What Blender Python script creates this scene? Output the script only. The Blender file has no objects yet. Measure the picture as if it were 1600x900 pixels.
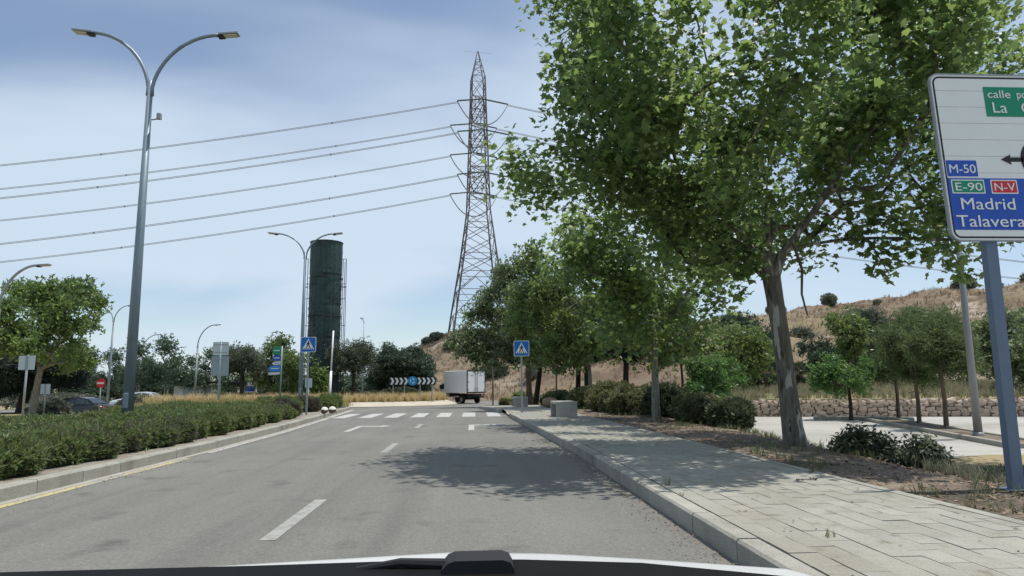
import bpy, math, random
import numpy as np
from mathutils import Vector, Matrix
S = bpy.context.scene
COL = S.collection
R = math.radians
# ------------------------------------------------------------------ camera
cam = bpy.data.cameras.new('camera'); camo = bpy.data.objects.new('camera', cam); COL.objects.link(camo)
cam.sensor_width = 36.0; cam.lens = 36.0 * 1050 / 1600; cam.clip_start = 0.05; cam.clip_end = 4000
yaw = math.atan(60 / 1050); pit = math.atan(150 / 1050); roll = 0.0096
fw = Vector((math.sin(yaw) * math.cos(pit), math.cos(yaw) * math.cos(pit), math.sin(pit)))
r0 = Vector((math.cos(yaw), -math.sin(yaw), 0)); u0 = r0.cross(fw)
rr = r0 * math.cos(roll) - u0 * math.sin(roll); uu = u0 * math.cos(roll) + r0 * math.sin(roll)
m = Matrix((rr, uu, -fw)).transposed().to_4x4(); m.translation = (0, 0, 1.3)
camo.matrix_world = m
S.camera = camo
# ------------------------------------------------------------------ light
SUN = Vector((0.29, 0.04, 0.95)).normalized()
sun = bpy.data.lights.new('sun', 'SUN'); sun.energy = 4.0; sun.angle = R(0.53); sun.color = (1.0, 0.95, 0.87)
suno = bpy.data.objects.new('sun', sun); COL.objects.link(suno)
suno.rotation_euler = SUN.to_track_quat('Z', 'Y').to_euler()
W = bpy.data.worlds.new('World'); S.world = W; W.use_nodes = True
nt = W.node_tree; nt.nodes.clear()
def wn(t, **k):
    n = nt.nodes.new(t)
    for a, b in k.items(): setattr(n, a, b)
    return n
sky = wn('ShaderNodeTexSky', sky_type='NISHITA', sun_disc=False, sun_elevation=math.asin(SUN.z),
         sun_rotation=math.atan2(SUN.x, SUN.y), altitude=600, air_density=1.0, dust_density=0.7, ozone_density=0.6)
bg = wn('ShaderNodeBackground'); bg.inputs[1].default_value = 0.12
out = wn('ShaderNodeOutputWorld')
tc = wn('ShaderNodeTexCoord')
sep = wn('ShaderNodeSeparateXYZ'); nt.links.new(tc.outputs['Generated'], sep.inputs[0])
# clouds lie on a flat layer: direction divided by its height
zz = wn('ShaderNodeMath', operation='MAXIMUM'); nt.links.new(sep.outputs[2], zz.inputs[0]); zz.inputs[1].default_value = 0.0
za = wn('ShaderNodeMath', operation='ADD'); nt.links.new(zz.outputs[0], za.inputs[0]); za.inputs[1].default_value = 0.22
dv = wn('ShaderNodeVectorMath', operation='DIVIDE'); nt.links.new(tc.outputs['Generated'], dv.inputs[0])
cz = wn('ShaderNodeCombineXYZ')
for i in range(3): nt.links.new(za.outputs[0], cz.inputs[i])
nt.links.new(cz.outputs[0], dv.inputs[1])
mp = wn('ShaderNodeMapping'); nt.links.new(dv.outputs[0], mp.inputs[0]); mp.inputs['Location'].default_value = (34.1133, 28.8445, 0.0)
mp.inputs['Rotation'].default_value = (0, 0, R(263.01)); mp.inputs['Scale'].default_value = (0.8, 1.15, 0.0)
n1 = wn('ShaderNodeTexNoise'); nt.links.new(mp.outputs[0], n1.inputs[0])
n1.inputs['Scale'].default_value = 0.75; n1.inputs['Detail'].default_value = 5; n1.inputs['Roughness'].default_value = 0.45; n1.inputs['Distortion'].default_value = 0.3
cr = wn('ShaderNodeValToRGB'); nt.links.new(n1.outputs[0], cr.inputs[0])
cr.color_ramp.elements[0].position = 0.37; cr.color_ramp.elements[0].color = (0.12, 0.12, 0.12, 1)
cr.color_ramp.elements[1].position = 0.61; cr.color_ramp.elements[1].color = (0.92, 0.92, 0.92, 1)
cr.color_ramp.interpolation = 'EASE'
mixc = wn('ShaderNodeMixRGB'); nt.links.new(cr.outputs[0], mixc.inputs[0]); nt.links.new(sky.outputs[0], mixc.inputs[1])
mixc.inputs[2].default_value = (4.85, 5.75, 6.75, 1)
nt.links.new(mixc.outputs[0], bg.inputs[0]); nt.links.new(bg.outputs[0], out.inputs[0])
S.view_settings.view_transform = 'Standard'; S.view_settings.look = 'None'; S.view_settings.exposure = 0.15; S.view_settings.gamma = 1.0
# ------------------------------------------------------------------ materials
MATS = {}
def mat(name, stops, scale=4.0, rough=0.8, bump=0.0, bscale=None, detail=6, spec=0.3, metal=0.0, rand=0.0,
        coord='Object', stretch=None, second=None, transl=0.0, island=False, speck=None):
    """stops: list of colours spread over a noise ramp. second: (scale, colour, lo, hi) worn patches."""
    if name in MATS: return MATS[name]
    M = bpy.data.materials.new(name); M.use_nodes = True
    t = M.node_tree; N = t.nodes; L = t.links
    b = N['Principled BSDF']; b.inputs['Roughness'].default_value = rough; b.inputs['Metallic'].default_value = metal
    b.inputs['Specular IOR Level'].default_value = spec
    c = N.new('ShaderNodeTexCoord'); src = c.outputs[coord]
    if coord == 'World':
        pass
    if stretch:
        mp = N.new('ShaderNodeMapping'); L.new(src, mp.inputs[0]); mp.inputs['Scale'].default_value = stretch; vec = mp.outputs[0]
    else: vec = src
    ramp = N.new('ShaderNodeValToRGB'); cr = ramp.color_ramp
    n = len(stops)
    while len(cr.elements) < n: cr.elements.new(0.5)
    for i, s in enumerate(stops):
        cr.elements[i].position = 0.30 + 0.40 * i / max(1, n - 1) if not island else i / max(1, n - 1)
        cr.elements[i].color = (*s, 1)
    if island:
        g = N.new('ShaderNodeNewGeometry'); L.new(g.outputs['Random Per Island'], ramp.inputs[0])
    else:
        no = N.new('ShaderNodeTexNoise'); L.new(vec, no.inputs[0]); no.inputs['Scale'].default_value = scale
        no.inputs['Detail'].default_value = detail; no.inputs['Roughness'].default_value = 0.6
        L.new(no.outputs[0], ramp.inputs[0])
    colr = ramp.outputs[0]
    for sc in (second or []):
        n2 = N.new('ShaderNodeTexNoise'); L.new(src if len(sc) < 5 else vec, n2.inputs[0]); n2.inputs['Scale'].default_value = sc[0]; n2.inputs['Detail'].default_value = 5
        mr = N.new('ShaderNodeMapRange'); L.new(n2.outputs[0], mr.inputs[0]); mr.inputs[1].default_value = sc[2]; mr.inputs[2].default_value = sc[3]
        mx = N.new('ShaderNodeMixRGB'); L.new(mr.outputs[0], mx.inputs[0]); L.new(colr, mx.inputs[1]); mx.inputs[2].default_value = (*sc[1], 1)
        colr = mx.outputs[0]
    if speck:
        v = N.new('ShaderNodeTexVoronoi'); L.new(src, v.inputs[0]); v.inputs['Scale'].default_value = speck[0]
        hs = N.new('ShaderNodeMixRGB'); hs.blend_type = 'OVERLAY'; hs.inputs[0].default_value = speck[1]
        L.new(colr, hs.inputs[1])
        sp = N.new('ShaderNodeSeparateXYZ'); L.new(v.outputs['Color'], sp.inputs[0]); L.new(sp.outputs[0], hs.inputs[2]); colr = hs.outputs[0]
    if rand:
        oi = N.new('ShaderNodeObjectInfo'); mr = N.new('ShaderNodeMapRange'); L.new(oi.outputs['Random'], mr.inputs[0])
        mr.inputs[3].default_value = 1 - rand; mr.inputs[4].default_value = 1 + rand
        hv = N.new('ShaderNodeHueSaturation'); L.new(mr.outputs[0], hv.inputs['Value']); L.new(colr, hv.inputs['Color']); colr = hv.outputs[0]
    L.new(colr, b.inputs['Base Color'])
    if bump:
        nb = N.new('ShaderNodeTexNoise'); L.new(vec, nb.inputs[0]); nb.inputs['Scale'].default_value = bscale or scale * 4; nb.inputs['Detail'].default_value = 5
        bp = N.new('ShaderNodeBump'); bp.inputs['Strength'].default_value = bump; bp.inputs['Distance'].default_value = 0.02
        L.new(nb.outputs[0], bp.inputs['Height']); L.new(bp.outputs[0], b.inputs['Normal'])
    if transl:
        tr = N.new('ShaderNodeBsdfTranslucent'); ms = N.new('ShaderNodeMixShader'); ms.inputs[0].default_value = transl
        hv = N.new('ShaderNodeHueSaturation'); hv.inputs['Value'].default_value = 1.85; hv.inputs['Saturation'].default_value = 1.02; hv.inputs['Hue'].default_value = 0.485
        L.new(colr, hv.inputs['Color']); L.new(hv.outputs[0], tr.inputs[0])
        L.new(b.outputs[0], ms.inputs[1]); L.new(tr.outputs[0], ms.inputs[2]); L.new(ms.outputs[0], N['Material Output'].inputs[0])
    MATS[name] = M
    return M
ASPH = mat('asphalt', [(.146, .144, .130), (.162, .160, .145), (.178, .176, .159)], .9, .85, .5, 60, stretch=(1.9, .10, 1), detail=4,
           second=[(0.22, (.19, .187, .168), .48, .68), (1.4, (.105, .104, .097), .60, .74), (.55, (.125, .124, .115), .56, .70, 1), (14, (.20, .196, .178), .64, .74), (9, (.105, .104, .098), .68, .78)], speck=(60, .16))
ASPH2 = mat('asphalt_pale', [(.17, .165, .155), (.22, .215, .2)], 0.6, .85, .3, 90, speck=(60, .2))
PAVE = mat('paver_concrete', [(.258, .252, .214), (.298, .292, .252), (.325, .318, .278)], 3.0, .85, .25, 60, rand=.06, second=[(0.7, (.235, .222, .178), .5, .72), (4.5, (.21, .195, .15), .6, .72)], speck=(160, .15))
KERB = mat('kerb_concrete', [(.265, .258, .222), (.345, .337, .292)], 2.5, .85, .3, 50, rand=.07, second=[(1.3, (.22, .21, .18), .56, .72)], speck=(120, .18))
GUTTER = mat('gutter_concrete', [(.30, .29, .26), (.37, .36, .325)], 1.5, .85, .3, 60, rand=.05)
JOINT = mat('joint_sand', [(.19, .18, .15), (.25, .24, .20)], 6, .95)
PARK = mat('parking_concrete', [(.36, .35, .32), (.42, .41, .375)], 0.5, .85, .2, 40, second=[(0.25, (.28, .27, .24), .48, .68), (1.6, (.33, .32, .29), .55, .7), (.9, (.25, .24, .215), .64, .74)])
DIRT = mat('dry_soil', [(.10, .08, .06), (.165, .13, .10), (.22, .18, .14)], 3, .95, .8, 25, second=[(0.8, (.075, .06, .045), .48, .62)], speck=(45, .35))
GROUND = mat('dry_ground', [(.22, .17, .10), (.30, .24, .14), (.20, .19, .09)], .15, .95, .6, 3, second=[(0.05, (.13, .14, .06), .5, .65)])
HILLM = mat('dry_hillside', [(.135, .092, .066), (.17, .122, .085), (.20, .155, .108), (.225, .18, .128)], .11, .95, .9, 1.6,
            second=[(.04, (.22, .18, .105), .50, .62), (.09, (.36, .305, .24), .60, .68), (.3, (.11, .085, .055), .52, .66), (1.3, (.12, .092, .056), .52, .68), (4., (.20, .16, .11), .6, .7)])
TERR = mat('weedy_terrace', [(.16, .15, .075), (.24, .21, .11), (.30, .25, .15)], .35, .95, .8, 3, second=[(.12, (.11, .13, .05), .48, .62)])
FADED = mat('faded_paint', [(.25, .248, .232), (.31, .308, .29), (.34, .337, .318)], 6, .75, .3, 60, second=[(11, (.185, .183, .168), .52, .70)])
PAINT = mat('road_paint', [(.34, .34, .325), (.42, .42, .40), (.46, .46, .44)], 5, .7, .2, 80, second=[(9, (.24, .235, .22), .56, .72)])
YPAINT = mat('worn_yellow_paint', [(.42, .36, .16), (.45, .42, .26)], 4, .8, .2, 60, second=[(2, (.3, .29, .26), .42, .62)])
APRON = mat('apron_concrete', [(.40, .36, .29), (.47, .43, .35)], .8, .9, .2, 20)
BARK = mat('plane_bark', [(.075, .068, .052), (.11, .10, .078), (.15, .14, .11), (.20, .19, .155)], 5, .9, .9, 22, stretch=(2.2, 2.2, .5), detail=6, second=[(3.2, (.34, .335, .29), .58, .61, 1), (4.6, (.055, .048, .036), .60, .64, 1)])
BARKP = mat('pale_bark', [(.15, .135, .105), (.24, .225, .18), (.31, .295, .245)], 4, .9, .6, 18, stretch=(2, 2, .6), second=[(4, (.09, .08, .06), .58, .64, 1)])
BARKD = mat('dark_bark', [(.035, .028, .022), (.07, .055, .042)], 6, .95, .9, 18, stretch=(1, 1, .3))
BARKB = mat('brown_bark', [(.09, .065, .045), (.16, .12, .085)], 6, .95, .7, 18, stretch=(1, 1, .3))
def leafm(name, cols, transl=.35, rough=.42, spec=.5): return mat(name, cols, rough=rough, spec=spec, transl=transl, island=True)
LPL = leafm('plane_leaf', [(.064, .112, .044), (.10, .165, .052), (.13, .20, .06), (.168, .236, .078), (.08, .138, .057)], 0.54)
LPL2 = leafm('plane_leaf_fresh', [(.075, .122, .042), (.11, .165, .05), (.15, .205, .066)], 0.46)
LMID = leafm('plane_leaf_dense', [(.055, .09, .042), (.085, .13, .05), (.115, .16, .06), (.25, .28, .19)], 0.4)  # pale last stop paints bright glints into the leaf colour
LPINE = leafm('pine_needle', [(0.012, 0.024, 0.019), (0.021, 0.04, 0.027), (0.031, 0.055, 0.035)], .08, .6)
LPINE2 = leafm('young_pine_needle', [(.058, .095, .036), (.085, .13, .044), (.11, .16, .055)], .34, .6)
LFRESH = leafm('fresh_green_leaf', [(.07, .15, .04), (.10, .19, .055), (.06, .125, .04)], 0.4)
LOLIVE = leafm('olive_leaf', [(.045, .064, .040), (.07, .094, .056), (.11, .135, .085)], .2, .6)
LBUSH = leafm('round_tree_leaf', [(.034, .060, .040), (.052, .085, .050), (.078, .115, .066)], 0.2, .6)
LHEDGE = leafm('juniper_sprig', [(.066, .112, .036), (.092, .145, .046), (.122, .176, .056), (.155, .19, .07), (.09, .09, .05)], 0.36, .6)
LHEDGE2 = leafm('grey_sprig', [(.075, .075, .05), (.105, .10, .07), (.09, .10, .05)], 0.2, .7)
LSHRUB = leafm('dark_shrub_leaf', [(.04, .052, .03), (.06, .078, .038), (.08, .102, .05)], 0.25, .6)
LOLSH = leafm('olive_shrub_leaf', [(.08, .092, .042), (.115, .13, .055), (.145, .165, .068), (.10, .075, .055)], 0.34, .6)
LFAR = leafm('far_tree_leaf', [(0.049, 0.085, 0.057), (0.073, 0.12, 0.07), (0.097, 0.15, 0.088)], .3)
LSCRUB = leafm('hill_scrub_leaf', [(0.097, 0.115, 0.081), (0.126, 0.145, 0.108), (0.165, 0.18, 0.135)], .2, .7)
STRAW = leafm('straw_blade', [(.42, .34, .17), (.52, .43, .23), (.36, .30, .14), (.58, .50, .30)], .3, .8)
STRAWG = leafm('half_green_blade', [(.28, .25, .10), (.16, .18, .06), (.36, .30, .14), (.40, .33, .17)], .3, .8)
GREENG = leafm('green_blade', [(0.068, 0.11, 0.041), (0.107, 0.14, 0.061), (0.213, 0.2, 0.108)], .3, .8)
CHIP = leafm('mulch_chip', [(.14, .09, .06), (.22, .155, .11), (.30, .23, .165), (.08, .06, .045)], 0, .9)
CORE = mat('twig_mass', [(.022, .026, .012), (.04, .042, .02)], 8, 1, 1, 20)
def paint(name, c, rough=.5, metal=0., spec=.4, var=.06, scale=6):
    return mat(name, [tuple(x * (1 - var) for x in c), tuple(min(1, x * (1 + var)) for x in c)], scale, rough, 0.03, 40, metal=metal, spec=spec)
GALV = paint('galvanised_blue_grey', (.20, .255, .30), .45, .35)
GALV2 = paint('galvanised_grey', (.30, .33, .35), .5, .3)
POSTB = paint('blue_grey_post', (.115, .16, .225), .4, .2)
STEEL = paint('weathered_lattice_steel', (.13, .115, .115), .7, .2, var=.25)
RUST = paint('brown_post', (.10, .075, .06), .8)
GREYP = paint('grey_pole', (.27, .28, .29), .5, .3)
WHITE = paint('white_paint', (.86, .86, .86), .4, var=.03)
SIGNW = paint('sign_white', (.72, .75, .74), .35, var=.02)
BLUE = paint('sign_blue', (.014, .075, .42), .35, var=.04)
BLUE2 = paint('sign_light_blue', (.02, .22, .58), .35, var=.04)
GREEN = paint('sign_green', (.005, .23, .12), .35, var=.04)
RED = paint('sign_red', (.55, .02, .03), .35, var=.04)
BLACK = paint('black_paint', (.012, .012, .014), .5)
RUBBER = paint('black_rubber', (.015, .015, .016), .8)
BACKG = paint('sign_back_grey', (.22, .30, .34), .5, .2)
BACKP = paint('sign_back_pale', (.42, .50, .54), .5, .2)
TRUCKS = paint('truck_side_panel', (.80, .81, .82), .45, var=.02)
CARW = paint('white_car_paint', (.74, .75, .75), .2, spec=.6, var=.01)
CARS = paint('silver_car_paint', (.62, .66, .70), .25, .2, spec=.6, var=.02)
CARB = paint('dark_car_paint', (.02, .022, .025), .2, spec=.6)
GLASS = paint('dark_glass', (.03, .04, .05), .08, spec=.8)
LENS = paint('lamp_lens', (.55, .52, .42), .3)
REDL = paint('red_lamp_lens', (.4, .02, .02), .3)
INSUL = paint('insulator_glass', (.08, .11, .11), .3)
WIREM = paint('conductor_aluminium', (.30, .32, .34), .5, .3)
CONCB = mat('block_concrete', [(.34, .33, .30), (.42, .41, .37)], 4, .85, .2, 50, second=[(2, (.28, .27, .24), .56, .7)])
STONE = mat('wall_stone', [(.33, .255, .20), (.43, .345, .275), (.52, .44, .36)], 3, .9, .5, 14, rand=.25)
STONER = mat('red_stone', [(.20, .12, .085), (.33, .24, .18)], 5, .9, .6, 14)
TOWERM = mat('tower_green_cladding', [(.008, .026, .024), (.014, .042, .037), (.022, .062, .052)], 1.0, .55, .35, 9, stretch=(3.2, 3.2, .16), spec=.5,
             second=[(9, (.075, .10, .10), .67, .73), (1.2, (.007, .018, .02), .5, .66)])
TOWERF = leafm('tower_cladding_flake', [(.006, .022, .018), (.012, .04, .03), (.03, .065, .05), (.12, .15, .14)], .05, .8)
RENDER = mat('brown_render', [(.26, .19, .15), (.33, .25, .2)], 1, .9, .2, 10)
# ------------------------------------------------------------------ helpers
def raw(name, V, F, m, parent=None, smooth=False, loc=None):
    """V (n,3) array; F list of index lists, or (k,3)/(k,4) array"""
    me = bpy.data.meshes.new(name)
    V = np.asarray(V, dtype=np.float32)
    if isinstance(F, np.ndarray):
        k = F.shape[1]
        me.vertices.add(len(V)); me.vertices.foreach_set('co', V.ravel())
        me.loops.add(F.size); me.loops.foreach_set('vertex_index', F.astype(np.int32).ravel())
        me.polygons.add(len(F)); me.polygons.foreach_set('loop_start', np.arange(0, F.size, k, dtype=np.int32))
        me.update(calc_edges=True)
    else:
        me.from_pydata(V.tolist(), [], F); me.update()
    if smooth: me.polygons.foreach_set('use_smooth', np.ones(len(me.polygons), dtype=bool))
    if m: me.materials.append(m)
    o = bpy.data.objects.new(name, me); COL.objects.link(o)
    if parent: o.parent = parent
    if loc is not None: o.location = loc
    return o
class MB:
    def __init__(s): s.v = []; s.f = []
    def add(s, V, F):
        b = len(s.v); s.v += [tuple(p) for p in V]; s.f += [[i + b for i in f] for f in F]; return s
    def box(s, c, d, rz=0, bev=0.0):
        x, y, z = d[0] / 2, d[1] / 2, d[2] / 2
        ca, sa = math.cos(rz), math.sin(rz)
        P = []
        if bev <= 0:
            pts = [(-x, -y, -z), (x, -y, -z), (x, y, -z), (-x, y, -z), (-x, -y, z), (x, -y, z), (x, y, z), (-x, y, z)]
            F = [[3, 2, 1, 0], [4, 5, 6, 7], [0, 1, 5, 4], [1, 2, 6, 5], [2, 3, 7, 6], [3, 0, 4, 7]]
        else:
            e = bev
            pts = [(-x, -y, -z), (x, -y, -z), (x, y, -z), (-x, y, -z), (-x, -y, z - e), (x, -y, z - e), (x, y, z - e), (-x, y, z - e),
                   (-x + e, -y + e, z), (x - e, -y + e, z), (x - e, y - e, z), (-x + e, y - e, z)]
            F = [[3, 2, 1, 0], [8, 9, 10, 11]] + [[i, (i + 1) % 4, (i + 1) % 4 + 4, i + 4] for i in range(4)] + [[i + 4, (i + 1) % 4 + 4, (i + 1) % 4 + 8, i + 8] for i in range(4)]
        return s.add([(c[0] + p[0] * ca - p[1] * sa, c[1] + p[0] * sa + p[1] * ca, c[2] + p[2]) for p in pts], F)
    def tube(s, pts, rad, n=8, cap=True):
        P = [Vector(p) for p in pts]
        if not hasattr(rad, '__len__'): rad = [rad] * len(P)
        rings = []
        for i, p in enumerate(P):
            d = (P[min(i + 1, len(P) - 1)] - P[max(i - 1, 0)]).normalized()
            a = Vector((1, 0, 0)) if abs(d.x) < .8 else Vector((0, 1, 0))
            t = d.cross(a).normalized(); b = d.cross(t)
            rings.append([p + (t * math.cos(2 * math.pi * k / n) + b * math.sin(2 * math.pi * k / n)) * rad[i] for k in range(n)])
        V = [q for r_ in rings for q in r_]; F = []
        for i in range(len(P) - 1):
            for k in range(n):
                F.append([i * n + k, (i + 1) * n + k, (i + 1) * n + (k + 1) % n, i * n + (k + 1) % n])
        if cap: F.append(list(range(n))); F.append([(len(P) - 1) * n + k for k in range(n)][::-1])
        return s.add(V, F)
    def bar(s, a, b, w, n=4): return s.tube([a, b], w, n)
    def plate(s, poly, y0, y1):
        """polygon in x,z extruded from y0 (front) to y1"""
        n = len(poly); V = [(p[0], y0, p[1]) for p in poly] + [(p[0], y1, p[1]) for p in poly]
        F = [list(range(n)), list(range(n, 2 * n))[::-1]] + [[i, i + n, (i + 1) % n + n, (i + 1) % n] for i in range(n)]
        return s.add(V, F)
    def build(s, name, m, parent=None, smooth=False, loc=None): return raw(name, s.v, s.f, m, parent, smooth, loc)
def thing(name, label, cat, loc=(0, 0, 0), rz=0, group=None):
    o = bpy.data.objects.new(name, None); COL.objects.link(o); o.empty_display_size = .3
    o.location = loc; o.rotation_euler = (0, 0, rz); o['label'] = label; o['category'] = cat
    if group: o['group'] = group
    return o
def tag(o, label, cat, group=None):
    o['label'] = label; o['category'] = cat
    if group: o['group'] = group
    return o
def struct(o): o['kind'] = 'structure'; return o
def stuff(o): o['kind'] = 'stuff'; return o
def dup(root, loc, rz=0, label=None, scale=1., group=None):
    c = root.copy(); COL.objects.link(c); c.location = loc; c.rotation_euler = (0, 0, rz)
    c.scale = (scale, scale, scale) if not hasattr(scale, '__len__') else scale
    if label: c['label'] = label
    if group: c['group'] = group
    for ch in root.children:
        d = ch.copy(); COL.objects.link(d); d.parent = c
        for g in ch.children:
            e = g.copy(); COL.objects.link(e); e.parent = d
    return c
def circle(cx, cz, r, n=28, a0=0.): return [(cx + r * math.cos(a0 + 2 * math.pi * k / n), cz + r * math.sin(a0 + 2 * math.pi * k / n)) for k in range(n)]
def rrect(x0, z0, x1, z1, r=.02, n=4):
    P = []
    for cx, cz, a in ((x1 - r, z1 - r, 0), (x0 + r, z1 - r, 90), (x0 + r, z0 + r, 180), (x1 - r, z0 + r, 270)):
        for k in range(n + 1):
            t = R(a + 90 * k / n); P.append((cx + r * math.cos(t), cz + r * math.sin(t)))
    return P
def text(name, body, x, z, h, w, y, m, parent, bold=.012):
    cu = bpy.data.curves.new(name, 'FONT'); cu.body = body; cu.size = 1; cu.extrude = .01; cu.offset = 0; cu.resolution_u = 4
    o = bpy.data.objects.new(name, cu)
    me = bpy.data.meshes.new_from_object(o); bpy.data.objects.remove(o)
    co = np.zeros(len(me.vertices) * 3, dtype=np.float32); me.vertices.foreach_get('co', co); co = co.reshape(-1, 3)
    caph = .73
    mn, mx = co[:, 0].min(), co[:, 0].max()
    out = np.empty_like(co); out[:, 0] = x + (co[:, 0] - mn) / (mx - mn) * w; out[:, 2] = z + co[:, 1] / caph * h
    out[:, 1] = y - co[:, 2] * .25
    me.vertices.foreach_set('co', out.ravel()); me.update(); me.materials.clear(); me.materials.append(m)
    ob = bpy.data.objects.new(name, me); COL.objects.link(ob); ob.parent = parent
    return ob
def sst(a, b, x):
    t = np.clip((np.asarray(x, float) - a) / (b - a), 0, 1); return t * t * (3 - 2 * t)
def gz(y): return -.55 * sst(30, 65, y)
def grid(name, xs_fn, ys, n, zfn, m, parent=None, smooth=True, dz=0.):
    V = []
    for y in ys:
        x0, x1 = xs_fn(y)
        for k in range(n + 1):
            x = x0 + (x1 - x0) * k / n; V.append((x, y, float(zfn(x, y)) + dz))
    F = []
    for j in range(len(ys) - 1):
        for k in range(n):
            a = j * (n + 1) + k; F.append([a, a + 1, a + n + 2, a + n + 1])
    return raw(name, V, F, m, parent, smooth)
# --- leaf templates
def T_plane():
    half = [(.14, -.02), (.44, .05), (.34, .26), (.56, .55), (.25, .56), (.0, 1.)]
    o = [(0, 0)] + half + [(-x, y) for x, y in half[-2::-1]]
    V = [(0, .36, .06)] + [(x, y, .06 - .28 * (x * x + (y - .36) ** 2)) for x, y in o]
    n = len(o); F = [[0, 1 + i, 1 + (i + 1) % n] for i in range(n)]
    return np.array(V) - np.array([0, .0, 0]), np.array(F)
def T_kite(w=.22):
    return np.array([(0, 0, 0), (w, .45, .04), (0, 1, -.06), (-w, .45, .04)], float), np.array([[0, 1, 2], [0, 2, 3]])
def T_clump(n, w, seed, spread=.6, L=(.5, .9)):
    g = np.random.default_rng(seed); V = []; F = []
    kv, kf = T_kite(w)
    for i in range(n):
        d = g.normal(size=3); d /= np.linalg.norm(d); t = np.cross(d, g.normal(size=3)); t /= np.linalg.norm(t); b = np.cross(t, d)
        s = g.uniform(*L); o = g.normal(size=3) * spread * .5
        F += (kf + 4 * i).tolist(); V += (o + s * (kv[:, :1] * t + kv[:, 1:2] * d + kv[:, 2:] * b)).tolist()
    return np.array(V), np.array(F)
def T_sprig(n=5, w=.07, seed=3, up=.9):
    g = np.random.default_rng(seed); V = []; F = []
    for i in range(n):
        a = 2 * math.pi * i / n + g.uniform(-.3, .3); q = g.uniform(.25, .8)
        d = np.array([math.cos(a) * q, math.sin(a) * q, up]); d /= np.linalg.norm(d); d *= g.uniform(.7, 1.1)
        t = np.cross(d, g.normal(size=3)); t /= np.linalg.norm(t)
        V += [(-t * w).tolist(), (t * w).tolist(), (d * .6 + t * w * 1.1).tolist(), d.tolist(), (d * .6 - t * w * 1.1).tolist()]
        F += [[5 * i, 5 * i + 1, 5 * i + 2], [5 * i, 5 * i + 2, 5 * i + 4], [5 * i + 4, 5 * i + 2, 5 * i + 3]]
    V = np.array(V)
    return V[:, [0, 2, 1]] * np.array([1, 1, 1]) if False else V, np.array(F)
def leaves(name, tmpl, pos, nrm, size, m, parent=None, g=None, vary=.35):
    """scatter the template: local z of template goes along nrm"""
    tv, tf = tmpl; N = len(pos)
    nrm = nrm / (np.linalg.norm(nrm, axis=1, keepdims=True) + 1e-9)
    a = g.normal(size=(N, 3)); t = np.cross(nrm, a); t /= (np.linalg.norm(t, axis=1, keepdims=True) + 1e-9); b = np.cross(nrm, t)
    s = size * (1 + g.uniform(-vary, vary, size=(N, 1, 1)))
    V = pos[:, None, :] + s * (tv[None, :, :1] * t[:, None, :] + tv[None, :, 1:2] * b[:, None, :] + tv[None, :, 2:] * nrm[:, None, :])
    F = (tf[None] + (np.arange(N) * len(tv))[:, None, None]).reshape(-1, 3)
    return raw(name, V.reshape(-1, 3), F, m, parent)
# --- trees
def sample_blob(g, blobs, n, shell=.35):
    P = []
    wts = np.array([b[2] for b in blobs], float); wts /= wts.sum()
    ids = g.choice(len(blobs), size=n, p=wts)
    for i in ids:
        c, r, _ = blobs[i]
        d = g.normal(size=3); d /= np.linalg.norm(d); q = g.uniform(shell ** 3, 1) ** (1 / 3)
        P.append(np.array(c) + d * q * np.array(r))
    return np.array(P)
def skeleton(g, trunk, targets, step=.5, arch=.12, jit=.06, seeds=()):
    nodes = [np.array(p, float) for p in trunk]; par = [-1] + list(range(len(trunk) - 1))
    top = nodes[-1]; first = max(1, int(len(trunk) * .7))
    for path in seeds:
        pv = len(trunk) - 1
        for p in path: nodes.append(np.array(p, float)); par.append(pv); pv = len(nodes) - 1
    if seeds: first = len(trunk) - 1
    order = np.argsort(np.linalg.norm(targets - top, axis=1)); ends = []
    for c in targets[order]:
        A = np.array(nodes[first:]); d = np.linalg.norm(A - c, axis=1) + 1.1 * np.maximum(0, A[:, 2] - c[2] + .25) + .12 * np.linalg.norm(A - top, axis=1)
        k = int(np.argmin(d)) + first; a = nodes[k]; L = np.linalg.norm(c - a); n = max(1, int(L / step)); prev = k
        side = g.normal(size=3) * L * jit
        for i in range(1, n + 1):
            t = i / n; p = a + (c - a) * t + side * math.sin(math.pi * t); p[2] += arch * L * math.sin(math.pi * t) * (1 if c[2] > a[2] else .6)
            nodes.append(p); par.append(prev); prev = len(nodes) - 1
        ends.append(prev)
    return np.array(nodes), par, ends
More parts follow.
